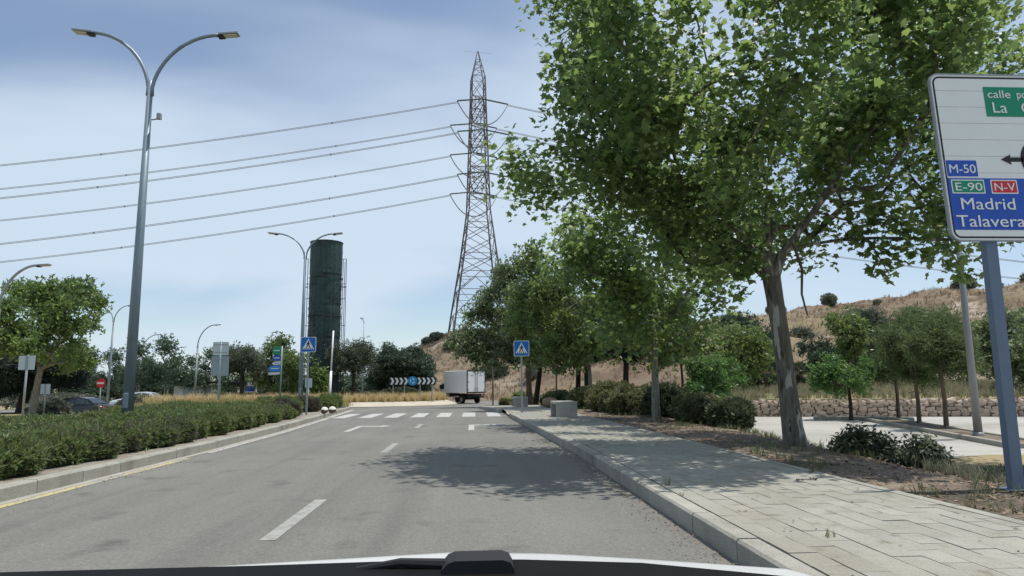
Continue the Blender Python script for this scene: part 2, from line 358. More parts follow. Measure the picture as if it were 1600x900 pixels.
def tree(name, label, cat, loc, trunk, blobs, nclus, nleaf, crad, tmpl, lsize, bark, leafmat, seed, r0=.2, rtip=.012, shell=.35, seeds=(), lobes=0, lspread=.7,
         up=.8, group=None, flat=1., rz=0, trunk_r=None, sides=6, skip=None, droop=0., along=.35, flare=1.35):
    g = np.random.default_rng(seed)
    root = thing(name, label, cat, loc, rz, group)
    if lobes:
        Lc = sample_blob(g, blobs, lobes, max(shell, .45)); T = Lc[g.integers(0, lobes, nclus)] + g.normal(size=(nclus, 3)) * lspread * np.array([1, 1, .75])
    else: T = sample_blob(g, blobs, nclus, shell)
    if skip is not None: T = T[~skip(T)]
    nodes, par, ends = skeleton(g, trunk, T, seeds=seeds)
    n = len(nodes); cnt = np.zeros(n)
    for e in ends: cnt[e] += 1
    for i in range(n - 1, 0, -1): cnt[par[i]] += cnt[i]
    rad = rtip * np.maximum(cnt, 1) ** .5
    nt_ = len(trunk); k = r0 / rad[nt_ - 1] if rad[nt_ - 1] > 0 else 1
    big = rad * k
    rad = np.where(cnt > 3, np.minimum(big, r0 * .8), np.minimum(rad, big + .004))
    for i in range(nt_): rad[i] = trunk_r[i] if trunk_r else r0 * (flare - (flare - 1) * min(1, i / max(1, nt_ * .35))) * (1 - .15 * i / nt_)
    # branch frusta with shared rings
    V = np.zeros((n * sides, 3)); ang = np.arange(sides) * 2 * math.pi / sides
    F = []
    for i in range(n):
        d = nodes[i] - nodes[par[i]] if i > 0 else nodes[1] - nodes[0]
        d = d / (np.linalg.norm(d) + 1e-9); a = np.array([1., 0, 0]) if abs(d[0]) < .8 else np.array([0, 1., 0])
        t = np.cross(d, a); t /= np.linalg.norm(t); b = np.cross(d, t)
        V[i * sides:(i + 1) * sides] = nodes[i] + rad[i] * (np.cos(ang)[:, None] * t + np.sin(ang)[:, None] * b)
    limbs = []
    for i in range(1, n):
        fs = [[par[i] * sides + q, i * sides + q, i * sides + (q + 1) % sides, par[i] * sides + (q + 1) % sides] for q in range(sides)]
        (F if i < nt_ else limbs).extend(fs)
    def sub(F_):
        F_ = np.array(F_); u, inv = np.unique(F_, return_inverse=True); return V[u], inv.reshape(F_.shape)
    tr = raw('trunk', *sub(F), bark, root, True)
    if limbs: raw('limbs', *sub(limbs), bark, root, True)
    # leaves round branch ends and along the outer branches
    P = []; C = nodes[ends]; 
    ce = np.repeat(C, nleaf, axis=0); off = np.clip(g.normal(size=ce.shape), -1.9, 1.9) * crad * np.array([1, 1, flat]); off[:, 2] -= droop * np.abs(off[:, 0])
    P.append(ce + off)
    thin = np.array([i for i in range(nt_, n) if cnt[i] <= 4])
    if len(thin) and along > 0:
        k = g.choice(thin, size=int(len(ce) * along)); P.append(nodes[k] + np.clip(g.normal(size=(len(k), 3)), -1.8, 1.8) * crad * .6)
    P = np.concatenate(P)
    nr = g.normal(size=P.shape); nr[:, 2] = np.abs(nr[:, 2]) * .6 + up
    stuff(leaves('crown', tmpl, P, nr, lsize, leafmat, root, g))
    return root
def shrub(name, label, cat, loc, dims, n, tmpl, lsize, m, seed, group=None, core=.72, lumps=6, rz=0):
    """low bush: several overlapping leafy lumps on short stems over a twiggy inside"""
    g = np.random.default_rng(seed); rx, ry, h = dims
    root = thing(name, label, cat, loc, rz, group)
    mb = MB(); B = []
    for i in range(lumps):
        a = g.uniform(0, 2 * math.pi); q = math.sqrt(g.uniform(0, 1)) * .62
        hh = h * g.uniform(.72, 1.) * (1 - .35 * q)
        B.append((np.array([math.cos(a) * q * rx, math.sin(a) * q * ry, hh * .52]), np.array([rx * g.uniform(.4, .55), ry * g.uniform(.4, .55), hh * .5])))
    for c, r in B:
        for k in range(3):
            e = c + g.normal(size=3) * r * .35; mb.tube([(c[0] * .3, c[1] * .3, -.03), tuple((c * [.7, .7, .5])), tuple(e)], [.018, .013, .006], 5)
    mb.build('stem', BARKB, root)
    P = []; Nn = []
    per = n // lumps
    for c, r in B:
        d = g.normal(size=(per, 3)); d /= np.linalg.norm(d, axis=1, keepdims=True); q = g.uniform(core ** 3, 1.12, size=(per, 1)) ** (1 / 3)
        wob = 1 + .16 * np.sin(d[:, :1] * 6 + c[0] * 9) * np.cos(d[:, 1:2] * 5 + c[1] * 7)
        p = c + d * q * r * wob; ok = p[:, 2] > .02; P.append(p[ok]); nn = d * .8 + g.normal(size=d.shape) * .55 + [0, 0, .5]; Nn.append(nn[ok])
    stuff(leaves('foliage', tmpl, np.concatenate(P), np.concatenate(Nn), lsize, m, root, g))
    return root
TP = T_plane(); TK = T_kite(); TC = T_clump(5, .26, 1); TC2 = T_clump(6, .3, 2); TNE = T_clump(9, .06, 5, .25, (.7, 1.)); TOL = T_clump(7, .14, 6)
TSP = T_sprig(5, .08); TSP2 = T_sprig(4, .14, 9)
def T_blades(n, w, seed, lean=.5):
    g = np.random.default_rng(seed); V = []; F = []
    for i in range(n):
        a = g.uniform(0, 6.28); d = np.array([math.cos(a), math.sin(a), 0]) * g.uniform(.1, lean); b = np.array([-math.sin(a), math.cos(a), 0]) * w
        o = np.array([g.normal() * .08, g.normal() * .08, 0]); s = g.uniform(.6, 1.)
        V += [o - b, o + b, o + d * .4 * s + [0, 0, .6 * s] - b * .8, o + d * .4 * s + [0, 0, .6 * s] + b * .8, o + d * 1.1 * s + [0, 0, s * .95]]
        F += [[5 * i, 5 * i + 1, 5 * i + 3], [5 * i, 5 * i + 3, 5 * i + 2], [5 * i + 2, 5 * i + 3, 5 * i + 4]]
    return np.array(V), np.array(F)
TB = T_blades(7, .022, 4); TBF = T_blades(26, .012, 8, .75)
def upn(n, g, s=.15): 
    a = g.normal(size=(n, 3)) * s; a[:, 2] = 1; return a
G = np.random.default_rng(11)
random.seed(4)
#==SETTING
# ------------------------------------------------------------------ terrain functions
def xk(y): return 1.9 - .53 * np.clip((y - 12) / 15.5, 0, 1.05)          # right kerb face
def xr(y): return 4.5 - .024 * y                                         # outer edge of the pavement
def xl(y):                                                               # median kerb face
    return np.interp(y, [-10, 14, 20, 26.8, 35, 41], [-5.48, -5.46, -5.6, -5.97, -6.6, -7.3])
def xe(y): return 6.25 + .115 * y                                        # foot of the verge
_hx = [-22, -14, -9.5, -4.8, 6.7, 28, 37.7, 46.7, 55, 63, 70, 78, 95, 140]
_hz = [-.5, 3.5, 9.0, 10.7, 10.4, 10.5, 10.9, 12.0, 12.9, 13.6, 14.2, 15.0, 16.0, 17]
_hy = [130, 128, 125, 123, 118, 112, 108, 104, 100, 96, 92, 90, 88, 86]
_tx = [-22, -9, 5, 12, 20, 26, 60, 140]; _ty = [90, 82, 76, 64, 50, 46, 44, 44]; _tz = [-.6, -.6, -.5, .2, .9, 1.0, 1.0, 1.0]
def n2(x, y): return (np.sin(x * .31 + 1.3 * np.sin(y * .17)) * np.cos(y * .27 + .7 * np.sin(x * .21)) + .5 * np.sin(x * .83 + y * .6 + np.sin(y * .9)) * np.cos(y * .77 - x * .4)
                      + .25 * np.sin(x * 1.9 + 2 * np.sin(y * 1.3)) * np.cos(y * 2.1))
def hill_z(x, y):
    yt = np.interp(x, _tx, _ty); yr = np.interp(x, _hx, _hy); zt = np.interp(x, _tx, _tz); zr = np.interp(x, _hx, _hz)
    v = (y - yt) / (yr - yt); vc = np.clip(v, 0, 1)
    p = .55 * vc + .45 * sst(0, 1, vc)
    z = zt + (zr - zt) * p - np.maximum(0, v - 1) * 4.5
    return z + n2(x, y) * .65 * np.clip(v * 4, 0, 1) * np.clip((zr - zt) / 6, 0, 1)
def land_z(x, y): return gz(y) - .06 - .40 * sst(6.5, 8.5, x) * (1 - sst(26, 34, y))
xs = np.unique(np.concatenate([np.linspace(-700, -60, 12), np.linspace(-60, 40, 51), np.linspace(40, 700, 12)]))
ys = np.unique(np.concatenate([np.linspace(-200, -10, 6), np.linspace(-10, 100, 56), np.linspace(100, 1500, 14)]))
XX, YY = np.meshgrid(xs, ys); ZZ = land_z(XX, YY)
nx = len(xs); F = np.array([[j * nx + i, j * nx + i + 1, (j + 1) * nx + i + 1, (j + 1) * nx + i] for j in range(len(ys) - 1) for i in range(nx - 1)])
struct(raw('ground', np.stack([XX, YY, ZZ], -1).reshape(-1, 3), F, GROUND, None, True))
# hill
hx = np.linspace(-22, 140, 150); hv = np.concatenate([np.linspace(-.04, 1.1, 75), [1.3, 1.6]])
Vh = []
for v in hv:
    yt = np.interp(hx, _tx, _ty); yr = np.interp(hx, _hx, _hy); y = yt + (yr - yt) * v
    z = hill_z(hx, y); z = np.where(v < 0, z - .4, z); Vh.append(np.stack([hx, y, z], -1))
Vh = np.array(Vh); nx = len(hx)
F = np.array([[j * nx + i, j * nx + i + 1, (j + 1) * nx + i + 1, (j + 1) * nx + i] for j in range(len(hv) - 1) for i in range(nx - 1)])
struct(raw('hill', Vh.reshape(-1, 3), F, HILLM, None, True))
# road, roundabout, side roads
ROADY = [-12 + i for i in range(57)]
road = struct(grid('road', lambda y: (float(xl(y)) - .6 if y < 41 else -9.5, float(xk(y)) + .08 if y < 28 else 3.0), ROADY, 6, lambda x, y: gz(y), ASPH))
RC = (-17.0, 66.0)
def disc(name, r0_, r1_, dz, m, n=96, zf=gz):
    rs = np.linspace(r0_, r1_, 6); V = []; F = []
    for j, r_ in enumerate(rs):
        for k in range(n):
            a = 2 * math.pi * k / n; x = RC[0] + r_ * math.cos(a); y = RC[1] + r_ * math.sin(a); V.append((x, y, float(zf(y)) + dz))
    for j in range(5):
        for k in range(n): F.append([j * n + k, (j + 1) * n + k, (j + 1) * n + (k + 1) % n, j * n + (k + 1) % n])
    return raw(name, V, F, m, None, True)
struct(disc('roundabout_road', 12, 24.5, -.006, ASPH))
struct(grid('exit_road', lambda y: (0, 60), [45.5 + i for i in range(9)], 10, lambda x, y: gz(y), ASPH, dz=-.012))
struct(grid('side_road', lambda y: (-110, -30), [55 + i for i in range(9)], 6, lambda x, y: gz(y), ASPH2, dz=-.01))
# roundabout apron and island
def apz(r_): return .07 + .36 * min(1, max(0, (15.4 - r_) / 1.2))
_rs = np.linspace(14.2, 15.4, 6); V = []; F = []
for r_ in _rs:
    for k in range(96):
        a = 2 * math.pi * k / 96; y = RC[1] + r_ * math.sin(a); V.append((RC[0] + r_ * math.cos(a), y, float(gz(y)) + apz(r_)))
for j in range(5):
    for k in range(96): F.append([j * 96 + k, (j + 1) * 96 + k, (j + 1) * 96 + (k + 1) % 96, j * 96 + (k + 1) % 96])
ap = struct(raw('roundabout_apron', V, F, APRON, None, True))
mb = MB()
def ringwall(r_, z0, z1, n=96):
    V = []; F = []
    for k in range(n):
        a = 2 * math.pi * k / n; x = RC[0] + r_ * math.cos(a); y = RC[1] + r_ * math.sin(a); V += [(x, y, float(gz(y)) + z0), (x, y, float(gz(y)) + z1)]
    for k in range(n): F.append([2 * k, 2 * ((k + 1) % n), 2 * ((k + 1) % n) + 1, 2 * k + 1])
    return V, F
mb.add(*ringwall(15.4, -.05, .07)); mb.build('apron_edge', APRON, ap)
struct(disc('roundabout_island', .3, 14.25, .44, TERR))
# paint on the road
def lay(poly, y0=None, dz=.004): 
    mb = MB(); V = [(x, y, float(gz(y)) + dz) for x, y in poly]; mb.add(V, [list(range(len(V)))]); return mb
for k in range(4):
    y = 6.07 + 7.45 * k
    if k < 3: lay([(-1.83, y), (-1.69, y), (-1.69, y + 2.05), (-1.83, y + 2.05)]).build('lane_dash', FADED, road)
lay([(-1.83, -1.4), (-1.69, -1.4), (-1.69, .65), (-1.83, .65)]).build('lane_dash', FADED, road)
for k in range(7):
    x = -5.75 + 1.05 * k; lay([(x, 27.8), (x + .55, 27.8), (x + .55, 31.9), (x, 31.9)]).build('crossing_stripe', PAINT, road)
for x in (-.17, -3.72):
    lay([(x, 19.7), (x + .17, 19.7), (x + .17, 21.9), (x + .75, 21.9), (x + .75, 21.65), (x + 1.1, 22.1), (x + .75, 22.6), (x + .75, 22.3), (x, 22.3)]).build('turn_arrow', PAINT, road)
# yellow and white edge lines by the median
def strip(x0, x1, ys_): 
    mb = MB()
    V = []; 
    for y in ys_: V += [(float(xl(y)) + x0, y, float(gz(y)) + .004), (float(xl(y)) + x1, y, float(gz(y)) + .004)]
    mb.add(V, [[2 * i, 2 * i + 1, 2 * i + 3, 2 * i + 2] for i in range(len(ys_) - 1)]); return mb
strip(.14, .27, np.linspace(-2, 13, 16)).build('yellow_edge_line', YPAINT, road)
strip(.14, .26, np.linspace(14, 40, 27)).build('white_edge_line', PAINT, road)
gutter = struct(strip(-.02, .13, np.linspace(-6, 40, 47)).build('gutter', GUTTER))
# ------------------------------------------------------------------ kerbs
def kerb_run(parent, path, w=.16, h=.17, seg=1.0, side=1):
    """kerb stones of one metre along path; path = the road face; side=+1 stone lies to the right of travel"""
    pts = [np.array(p, float) for p in path]
    L = [0]
    for a, b in zip(pts, pts[1:]): L.append(L[-1] + np.linalg.norm(b - a))
    n = int(L[-1] / seg); P = np.array(pts)
    at = lambda s: np.array([np.interp(s, L, P[:, 0]), np.interp(s, L, P[:, 1])])
    for i in range(n):
        a = at(i * seg + .006); b = at((i + 1) * seg - .006); d = (b - a) / np.linalg.norm(b - a); nn = np.array([d[1], -d[0]]) * side
        z0 = float(gz(a[1])) - .12; zt = h + random.uniform(-.004, .004); off = random.uniform(-.004, .004)
        A = a + nn * off; B = b + nn * off
        V = []
        for q in (A, B):
            zz_ = float(gz(q[1]))
            for o, z in ((0, -.12), (0, zt - .02), (.02, zt), (w, zt), (w, -.12)): V.append((q[0] + nn[0] * o, q[1] + nn[1] * o, zz_ + z))
        F = [[j, j + 5, (j + 1) % 5 + 5, (j + 1) % 5] for j in range(5)] + [[0, 1, 2, 3, 4], [9, 8, 7, 6, 5]]
        raw('kerbstone', V, F, KERB, parent)
pavement = struct(grid('pavement', lambda y: (float(xk(y)) + .05, float(xr(y)) + .02), [-4 + i for i in range(33)], 2, lambda x, y: gz(y) + .145, JOINT))
kerb_run(pavement, [(xk(y), y) for y in np.linspace(-3, 27.5, 62)])
plaza = struct(grid('plaza', lambda y: (float(np.interp(y, [28, 31, 33, 39, 42], [1.35, 1.3, 1.0, .35, .9])) + .05, float(xr(y)) + (0 if y < 36 else (y - 36) * .6)), [28 + i for i in range(15)], 4, lambda x, y: gz(y) + (.06 if y < 29.9 else .15), PAVE))
kerb_run(plaza, [(1.12, 31.2), (.9, 33), (.5, 37), (.28, 39.4), (.6, 41), (1.6, 42.2), (3.5, 42.6), (7, 42.8)])
SOILP = mat('pale_soil', [(.17, .15, .125), (.24, .22, .185), (.30, .275, .235)], 4, .95, .6, 30, speck=(50, .3))
median = struct(grid('median', lambda y: (-12.5, float(xl(y)) - .12 if y < 40 else -8.2), [-6 + i for i in range(49)], 4, lambda x, y: gz(y) + .14, SOILP))
kerb_run(median, [(xl(y), y) for y in np.linspace(-4, 40, 60)] + [(-7.6, 42), (-8.3, 43.3), (-9.6, 43.8)], w=.18, h=.17, side=-1)
# ------------------------------------------------------------------ pavers
npav = 0; rest = MB()
for y in np.arange(2.0, 27.4, .32):
    for k in range(-3, 13):
        st = .16 * (k % 2) + .05 * math.sin(k * 3.1)
        y0, y1 = y + st + .0025, y + st + .32 - .0025
        x0 = 2.085 + .205 * k; x1 = x0 + .205 - .006; x0 += .0
        q = [[max(x0, float(xk(t)) + .164), min(x1, float(xr(t)) - .10)] for t in (y0, y1)]
        if q[0][1] - q[0][0] < .03 or q[1][1] - q[1][0] < .03: continue
        jz = [random.uniform(-.003, .003) for _ in range(4)]; c0 = random.uniform(-.0025, .0025)
        V = []
        for (x, t, j) in ((q[0][0], y0, 0), (q[0][1], y0, 1), (q[1][1], y1, 2), (q[1][0], y1, 3)):
            V.append((x, t, float(gz(t)) + .17 + c0 + jz[j] * .6))
        Vb = [(v[0], v[1], v[2] - .035) for v in V]
        F = [[0, 1, 2, 3], [0, 4, 5, 1], [1, 5, 6, 2], [2, 6, 7, 3], [3, 7, 4, 0]]
        if npav < 290: raw('paver', V + Vb, F, PAVE, pavement); npav += 1
        else: rest.add(V + Vb, F)
stuff(rest.build('paver', PAVE, pavement))
for i in range(30):
    y0, y1 = 1 + i * 1.0 + .006, 2 + i * 1.0 - .006
    if y1 > 28: break
    V = []
    for t in (y0, y1):
        for o, z in ((-.095, .10), (-.095, .176), (-.01, .182), (0, .10)): V.append((float(xr(t)) + o, t, float(gz(t)) + z + random.uniform(-.003, .003)))
    raw('edging_strip', V, [[0, 1, 5, 4], [1, 2, 6, 5], [2, 3, 7, 6], [0, 3, 2, 1], [4, 5, 6, 7]], KERB, pavement)
# ------------------------------------------------------------------ verge, parking, terrace
def verge_z(x, y):
    t = np.clip((x - xr(y)) / (xe(y) + .8 - xr(y)), 0, 1)
    zo = -.34 + .8 * sst(25, 33, y); zi = .15 + gz(y)
    return zi + (zo - zi) * sst(.35, 1, t) + .03 * n2(x * 4, y * 4) * np.clip(t * 8, 0, 1)
verge = struct(grid('verge', lambda y: (float(xr(y)) - .01, float(xe(y)) + .8 + (0 if y < 40 else 1.5)), list(np.arange(0, 45.8, .33)), 22, verge_z, DIRT))
struct(grid('parking_lot', lambda y: (float(xe(y)) - .1, 60), [-4 + i for i in range(36)], 8, lambda x, y: -.25, PARK))
_wx = [9.8, 22.7, 60]; 
def yw(x): return np.interp(x, [9.5, 10.96, 15.7, 22.7, 40, 90], [30.9, 30.4, 29.2, 27.4, 23.5, 12])
tx = np.linspace(9.6, 138, 110); Vt = []
for v in np.linspace(0, 1, 24):
    y = yw(tx) + .25 + (np.interp(tx, _tx, _ty) + .6 - yw(tx)) * v
    Vt.append(np.stack([tx, y, .50 + (np.interp(tx, _tx, _tz) - .50) * v + .10 * n2(tx, y) * min(1, v * 3)], -1))
Vt = np.array(Vt); nx = len(tx)
F = np.array([[j * nx + i, j * nx + i + 1, (j + 1) * nx + i + 1, (j + 1) * nx + i] for j in range(23) for i in range(nx - 1)])
struct(raw('terrace', Vt.reshape(-1, 3), F, TERR, None, True))
def terr_z(x, y):
    v = np.clip((y - yw(x) - .25) / (np.interp(x, _tx, _ty) + .6 - yw(x)), 0, 1); return .50 + (np.interp(x, _tx, _tz) - .50) * v
# planter strips in the parking lot
def planter(pts, w, label):
    t = thing('planter_strip', label, 'planter', (pts[0][0], pts[0][1], -.25))
    a = np.array(pts[0]); b = np.array(pts[1]); d = (b - a); L = np.linalg.norm(d); d /= L; ang = math.atan2(d[1], d[0])
    m_ = d * L / 2
    mb = MB(); mb.box((m_[0], m_[1], .03), (L - .24, w - .24, .10), ang); mb.build('soil', DIRT, t)
    n_ = np.array([-d[1], d[0]])
    for s in (-1, 1):
        k = MB(); c = m_ + n_ * s * (w / 2 - .06); k.box((c[0], c[1], .05), (L, .12, .15), ang, .015); k.build('kerb', KERB, t)
    for e in (0, 1):
        k = MB(); c = d * (.06 + e * (L - .12)); k.box((c[0], c[1], .048), (.12, w - .26, .145), ang, .015); k.build('kerb', KERB, t)
    return t
planter([(15.9, 26.5), (12.6, 14.8)], 1.1, 'long kerbed soil strip with young trees in the parking lot')
planter([(17.0, 25.6), (13.9, 27.3)], .9, 'short kerbed soil strip nearer the stone wall')
def flatpatch(name, poly, z, m):
    return struct(raw(name, [(x, y, z) for x, y in poly], [list(range(len(poly)))], m))
flatpatch('dry_patch', [(8.0, 10.9), (9.2, 13.2), (10.6, 13.7), (14, 13.4), (14, 9), (7.5, 8.5)], -.242, GROUND)
#==WALL
wall = thing('stone_wall', 'low wall of rough brown stones at the back of the parking lot', 'wall', (10.2, 30.65, -.25))
g = np.random.default_rng(5)
def wallpt(s):  # along the wall
    X = 10.2 + s; return X, float(yw(X))
mb = MB()
for i in range(40):
    a = wallpt(i * .7); b = wallpt((i + 1) * .7)
    mb.add([(a[0] - 10.2, a[1] - 30.65 + .04, -.1), (b[0] - 10.2, b[1] - 30.65 + .04, -.1), (b[0] - 10.2, b[1] - 30.65 + .04, .72), (a[0] - 10.2, a[1] - 30.65 + .04, .72),
            (a[0] - 10.2, a[1] - 30.65 + .4, -.1), (b[0] - 10.2, b[1] - 30.65 + .4, -.1), (b[0] - 10.2, b[1] - 30.65 + .4, .72), (a[0] - 10.2, a[1] - 30.65 + .4, .72)],
           [[0, 1, 2, 3], [3, 2, 6, 7], [5, 4, 7, 6]])
mb.build('mortar_core', mat('pale_mortar', [(.30, .245, .19), (.38, .315, .25)], 5, .95, .6, 20), wall)
def stone_mesh(k):
    V = []
    for x in (-.5, .5):
        for y in (-.5, .5):
            for z in (-.5, .5): V.append((x * g.uniform(.75, 1), y * g.uniform(.7, 1), z * g.uniform(.75, 1)))
    me = bpy.data.meshes.new('stone'); c = [(0, -.62 * g.uniform(.8, 1), g.uniform(-.1, .1)), (0, 0, .5)]
    V = V + [c[0]]
    F = [[0, 1, 8], [1, 5, 8], [5, 4, 8], [4, 0, 8], [2, 6, 7, 3], [0, 2, 3, 1], [4, 5, 7, 6], [1, 3, 7, 5], [0, 4, 6, 2]]
    me.from_pydata(V, [], F); me.materials.append(STONE); me.update(); return me
SM = [stone_mesh(k) for k in range(9)]
ns = 0; z = 0; restS = MB(); row = 0
for row in range(5):
    hh = .172; s = -.1 + .13 * (row % 2)
    while s < 27.5:
        w_ = g.uniform(.16, .44); cx = s + w_ / 2; X, Y = wallpt(cx); me = SM[g.integers(9)]
        ang = math.atan2(wallpt(cx + .1)[1] - Y, .1)
        L = Matrix.Translation((X - 10.2, Y - 30.65 + .06 + g.uniform(-.03, .03), -.04 + hh * (row + .5) - row * .02 + g.uniform(-.05, .05))) @ Matrix.Rotation(ang, 4, 'Z') @ Matrix.Rotation(g.uniform(-.4, .4), 4, 'Y') @ Matrix.Diagonal((w_ * g.uniform(.9, 1.1), .3, hh * g.uniform(.8, 1.35), 1))
        if ns < 296 and cx < 23:
            o = bpy.data.objects.new('stone', me); COL.objects.link(o); o.parent = wall; o.matrix_local = L; ns += 1
        else:
            restS.add([tuple(L @ v.co) for v in me.vertices], [list(p.vertices) for p in me.polygons])
        s += w_
if restS.v: stuff(restS.build('stone', STONE, wall))
#==OBJECTS
# ------------------------------------------------------------------ own car front
car = thing('car', 'front of the white car the view is taken from, black cowl and wiper', 'car', (0, 0, 0))
def sheet(fn, nu, nv, name, m, parent, smooth=True):
    V = [fn(i / nu, j / nv) for j in range(nv + 1) for i in range(nu + 1)]
    F = [[j * (nu + 1) + i, j * (nu + 1) + i + 1, (j + 1) * (nu + 1) + i + 1, (j + 1) * (nu + 1) + i] for j in range(nv) for i in range(nu)]
    return raw(name, V, F, m, parent, smooth)
def hoodz(x): return float(np.interp(x, [-1.1, -.58, -.25, -.07, .19, .45, .88], [.815, .834, .845, .851, .843, .823, .785]))
def bon(u, v):
    x = -1.0 + 1.86 * u; y = 1.06 + .84 * v
    if v > .999: return (x, y, hoodz(x) - .02)
    vv = min(v, .96); return (x, 1.06 + .88 * vv, hoodz(x) + .12 * (1 - vv / .96) ** 1.0 * 1.0)
sheet(bon, 40, 25, 'bonnet', CARW, car)
mb = MB(); mb.box((-.07, 1.45, .46), (1.78, .84, .62)); mb.build('front_body', CARW, car)
for sx in (-.85, .72):
    w = MB(); w.tube([(sx - .1, 1.25, .31), (sx + .1, 1.25, .31)], .31, 24); ty = w.build('wheel', RUBBER, car, True)
    w = MB(); w.tube([(sx - .105, 1.25, .31), (sx + .105, 1.25, .31)], .2, 18); w.build('rim', GALV2, ty)
cpx = [-.9, -.65, -.3, -.09, .05, .24, .42, .8]; cpz = [1.039, 1.0525, 1.0530, 1.0548, 1.0535, 1.044, 1.024, .98]
def cowl(u, v):
    x = -.95 + 1.7 * u; z = float(np.interp(x, cpx, cpz))
    if v < .5: return (x, 1.0 - .8 * v, z - .012 * v)
    return (x, .6, z - .006 - .6 * (v - .5))
sheet(cowl, 40, 8, 'cowl', mat('matt_black_cowl', [(.003, .003, .0035), (.005, .005, .005)], 9, .75, spec=.15), car)
mb = MB()
prof = [(-.045, 1.040), (-.043, 1.058), (-.036, 1.066), (-.026, 1.0695), (.038, 1.0695), (.048, 1.066), (.0525, 1.058), (.054, 1.040)]
mb.plate(prof, .93, .985); wp = mb.build('wiper_pivot', RUBBER, car)
mb = MB(); mb.tube([(-.16, .97, 1.052), (-.1, .965, 1.061), (-.03, .96, 1.058)], [.004, .006, .008], 8); mb.build('wiper_arm', RUBBER, wp)
# ------------------------------------------------------------------ street lamps
def arc_arm(x1, z0, x_end, z_end, n=14):
    """starts upright at (x1,z0), bends out to almost level at (x_end,z_end)"""
    P = []
    for i in range(n + 1):
        t = math.pi / 2 * i / n
        P.append((x1 + (x_end - x1) * (1 - math.cos(t)) ** .92, 0, z0 + (z_end - z0) * math.sin(t) ** .95))
    return P
def luminaire(parent, x, z, sgn, tilt, L=.46, sc=.8):
    ca, sa = math.cos(tilt), math.sin(tilt) 
    def tr(p): return (x + sgn * (p[0] * ca - p[2] * sa) , p[1], z + p[0] * sa + p[2] * ca)
    mb = MB(); mb.box((L / 2, 0, 0), (L, .26 * sc, .055), 0, .015); mb.v = [tr(p) for p in mb.v]; h = mb.build('luminaire', GALV2, parent)
    mb = MB(); mb.box((L * .58, 0, -.045), (L * .66, .19 * sc, .02)); mb.v = [tr(p) for p in mb.v]; mb.build('lens', LENS, h)
    mb = MB(); mb.box((.05, 0, -.05), (.14, .15, .05)); mb.v = [tr(p) for p in mb.v]; mb.build('gear_box', BLACK, h)
def double_lamp(loc, H, fork, span, drop, label, lsp=None, m=GALV, gadget=False, rbase=.125, rz=0, group='street lamps'):
    t = thing('street_lamp', label, 'street lamp', loc, rz, group)
    mb = MB(); mb.tube([(0, 0, -.1), (0, 0, fork * .5), (0, 0, fork)], [rbase, rbase * .78, rbase * .5], 14); mb.build('pole', m, t, True)
    for s, sp in ((-1, span[0]), (1, span[1])):
        mb = MB(); P = arc_arm(s * .03, fork - .35, s * sp, H); mb.tube(P, [rbase * .5] + [rbase * .34] * (len(P) - 1), 10); a = mb.build('arm', m, t, True)
        luminaire(a, s * sp * .985, H, s, .10)
    if gadget:
        mb = MB(); mb.tube([(.08, 0, fork - .95), (.22, 0, fork - .93)], .018, 6); mb.box((.25, 0, fork - .86), (.09, .09, .15), 0, .02); mb.build('sensor', GALV2, t)
    mb = MB(); mb.box((0, -rbase * .93, .9), (.1, .04, .32), 0, .01); mb.build('service_door', m, t)
    return t
z15 = .12
double_lamp((-7.63, 15.5, z15), 9.55, 8.35, (1.42, 1.55), 0, 'tall double-armed blue-grey street lamp rising from the near hedge', gadget=True)
double_lamp((-8.53, 34, .12), 8.85, 7.9, (1.45, 1.4), 0, 'double-armed street lamp just left of the green tower', rbase=.115)
double_lamp((-28.65, 55, -.45), 8.25, 7.3, (1.25, 1.1), 0, 'smaller double-armed pale street lamp behind the no entry sign', m=GALV2, rbase=.11)
def single_lamp(loc, H, reach, label, m=GALV2, rbase=.1, sgn=1, start=.68):
    t = thing('street_lamp', label, 'street lamp', loc, 0, 'street lamps')
    mb = MB(); mb.tube([(0, 0, -.1), (0, 0, H * start)], [rbase, rbase * .7], 12); mb.build('pole', m, t, True)
    mb = MB(); P = arc_arm(0, H * start, sgn * reach, H); mb.tube(P, rbase * .5, 8); a = mb.build('arm', m, t, True)
    luminaire(a, sgn * reach * .98, H, sgn, .06)
    return t
single_lamp((-17.75, 26, 0), 5.92, 1.3, 'single-armed street lamp at the far left edge above the big tree', start=.72)
single_lamp((-24.8, 62, -.5), 7.35, 1.5, 'single-armed street lamp left of the twin grey sign backs', start=.74)
single_lamp((-38.3, 80, -.55), 7.9, 1.7, 'distant single-armed street lamp behind the tall near lamp', start=.74)
single_lamp((-38.6, 88, -.55), 6.9, 1.6, 'faintest distant single-armed street lamp beside the pale double lamp', start=.8)
single_lamp((-14.6, 90, -.55), 10.7, -.5, 'distant slim street lamp right of the green tower', start=.93, sgn=1)
t = thing('lamp_post', 'tall grey lamp post standing in the parking lot planter', 'lamp post', (13.37, 17.5, -.2))
mb = MB(); mb.tube([(0, 0, -.05), (0, 0, 2.5), (0, 0, 8.0)], [.105, .085, .055], 14); mb.build('pole', GREYP, t, True)
mb = MB(); mb.tube([(0, 0, -.02), (0, 0, .12)], [.15, .13], 14); mb.build('base_collar', GREYP, t, True)
mb = MB(); P = arc_arm(0, 8.0, 1.3, 8.8); mb.tube(P, .04, 8); a = mb.build('arm', GREYP, t, True); luminaire(a, 1.27, 8.8, 1, .06)
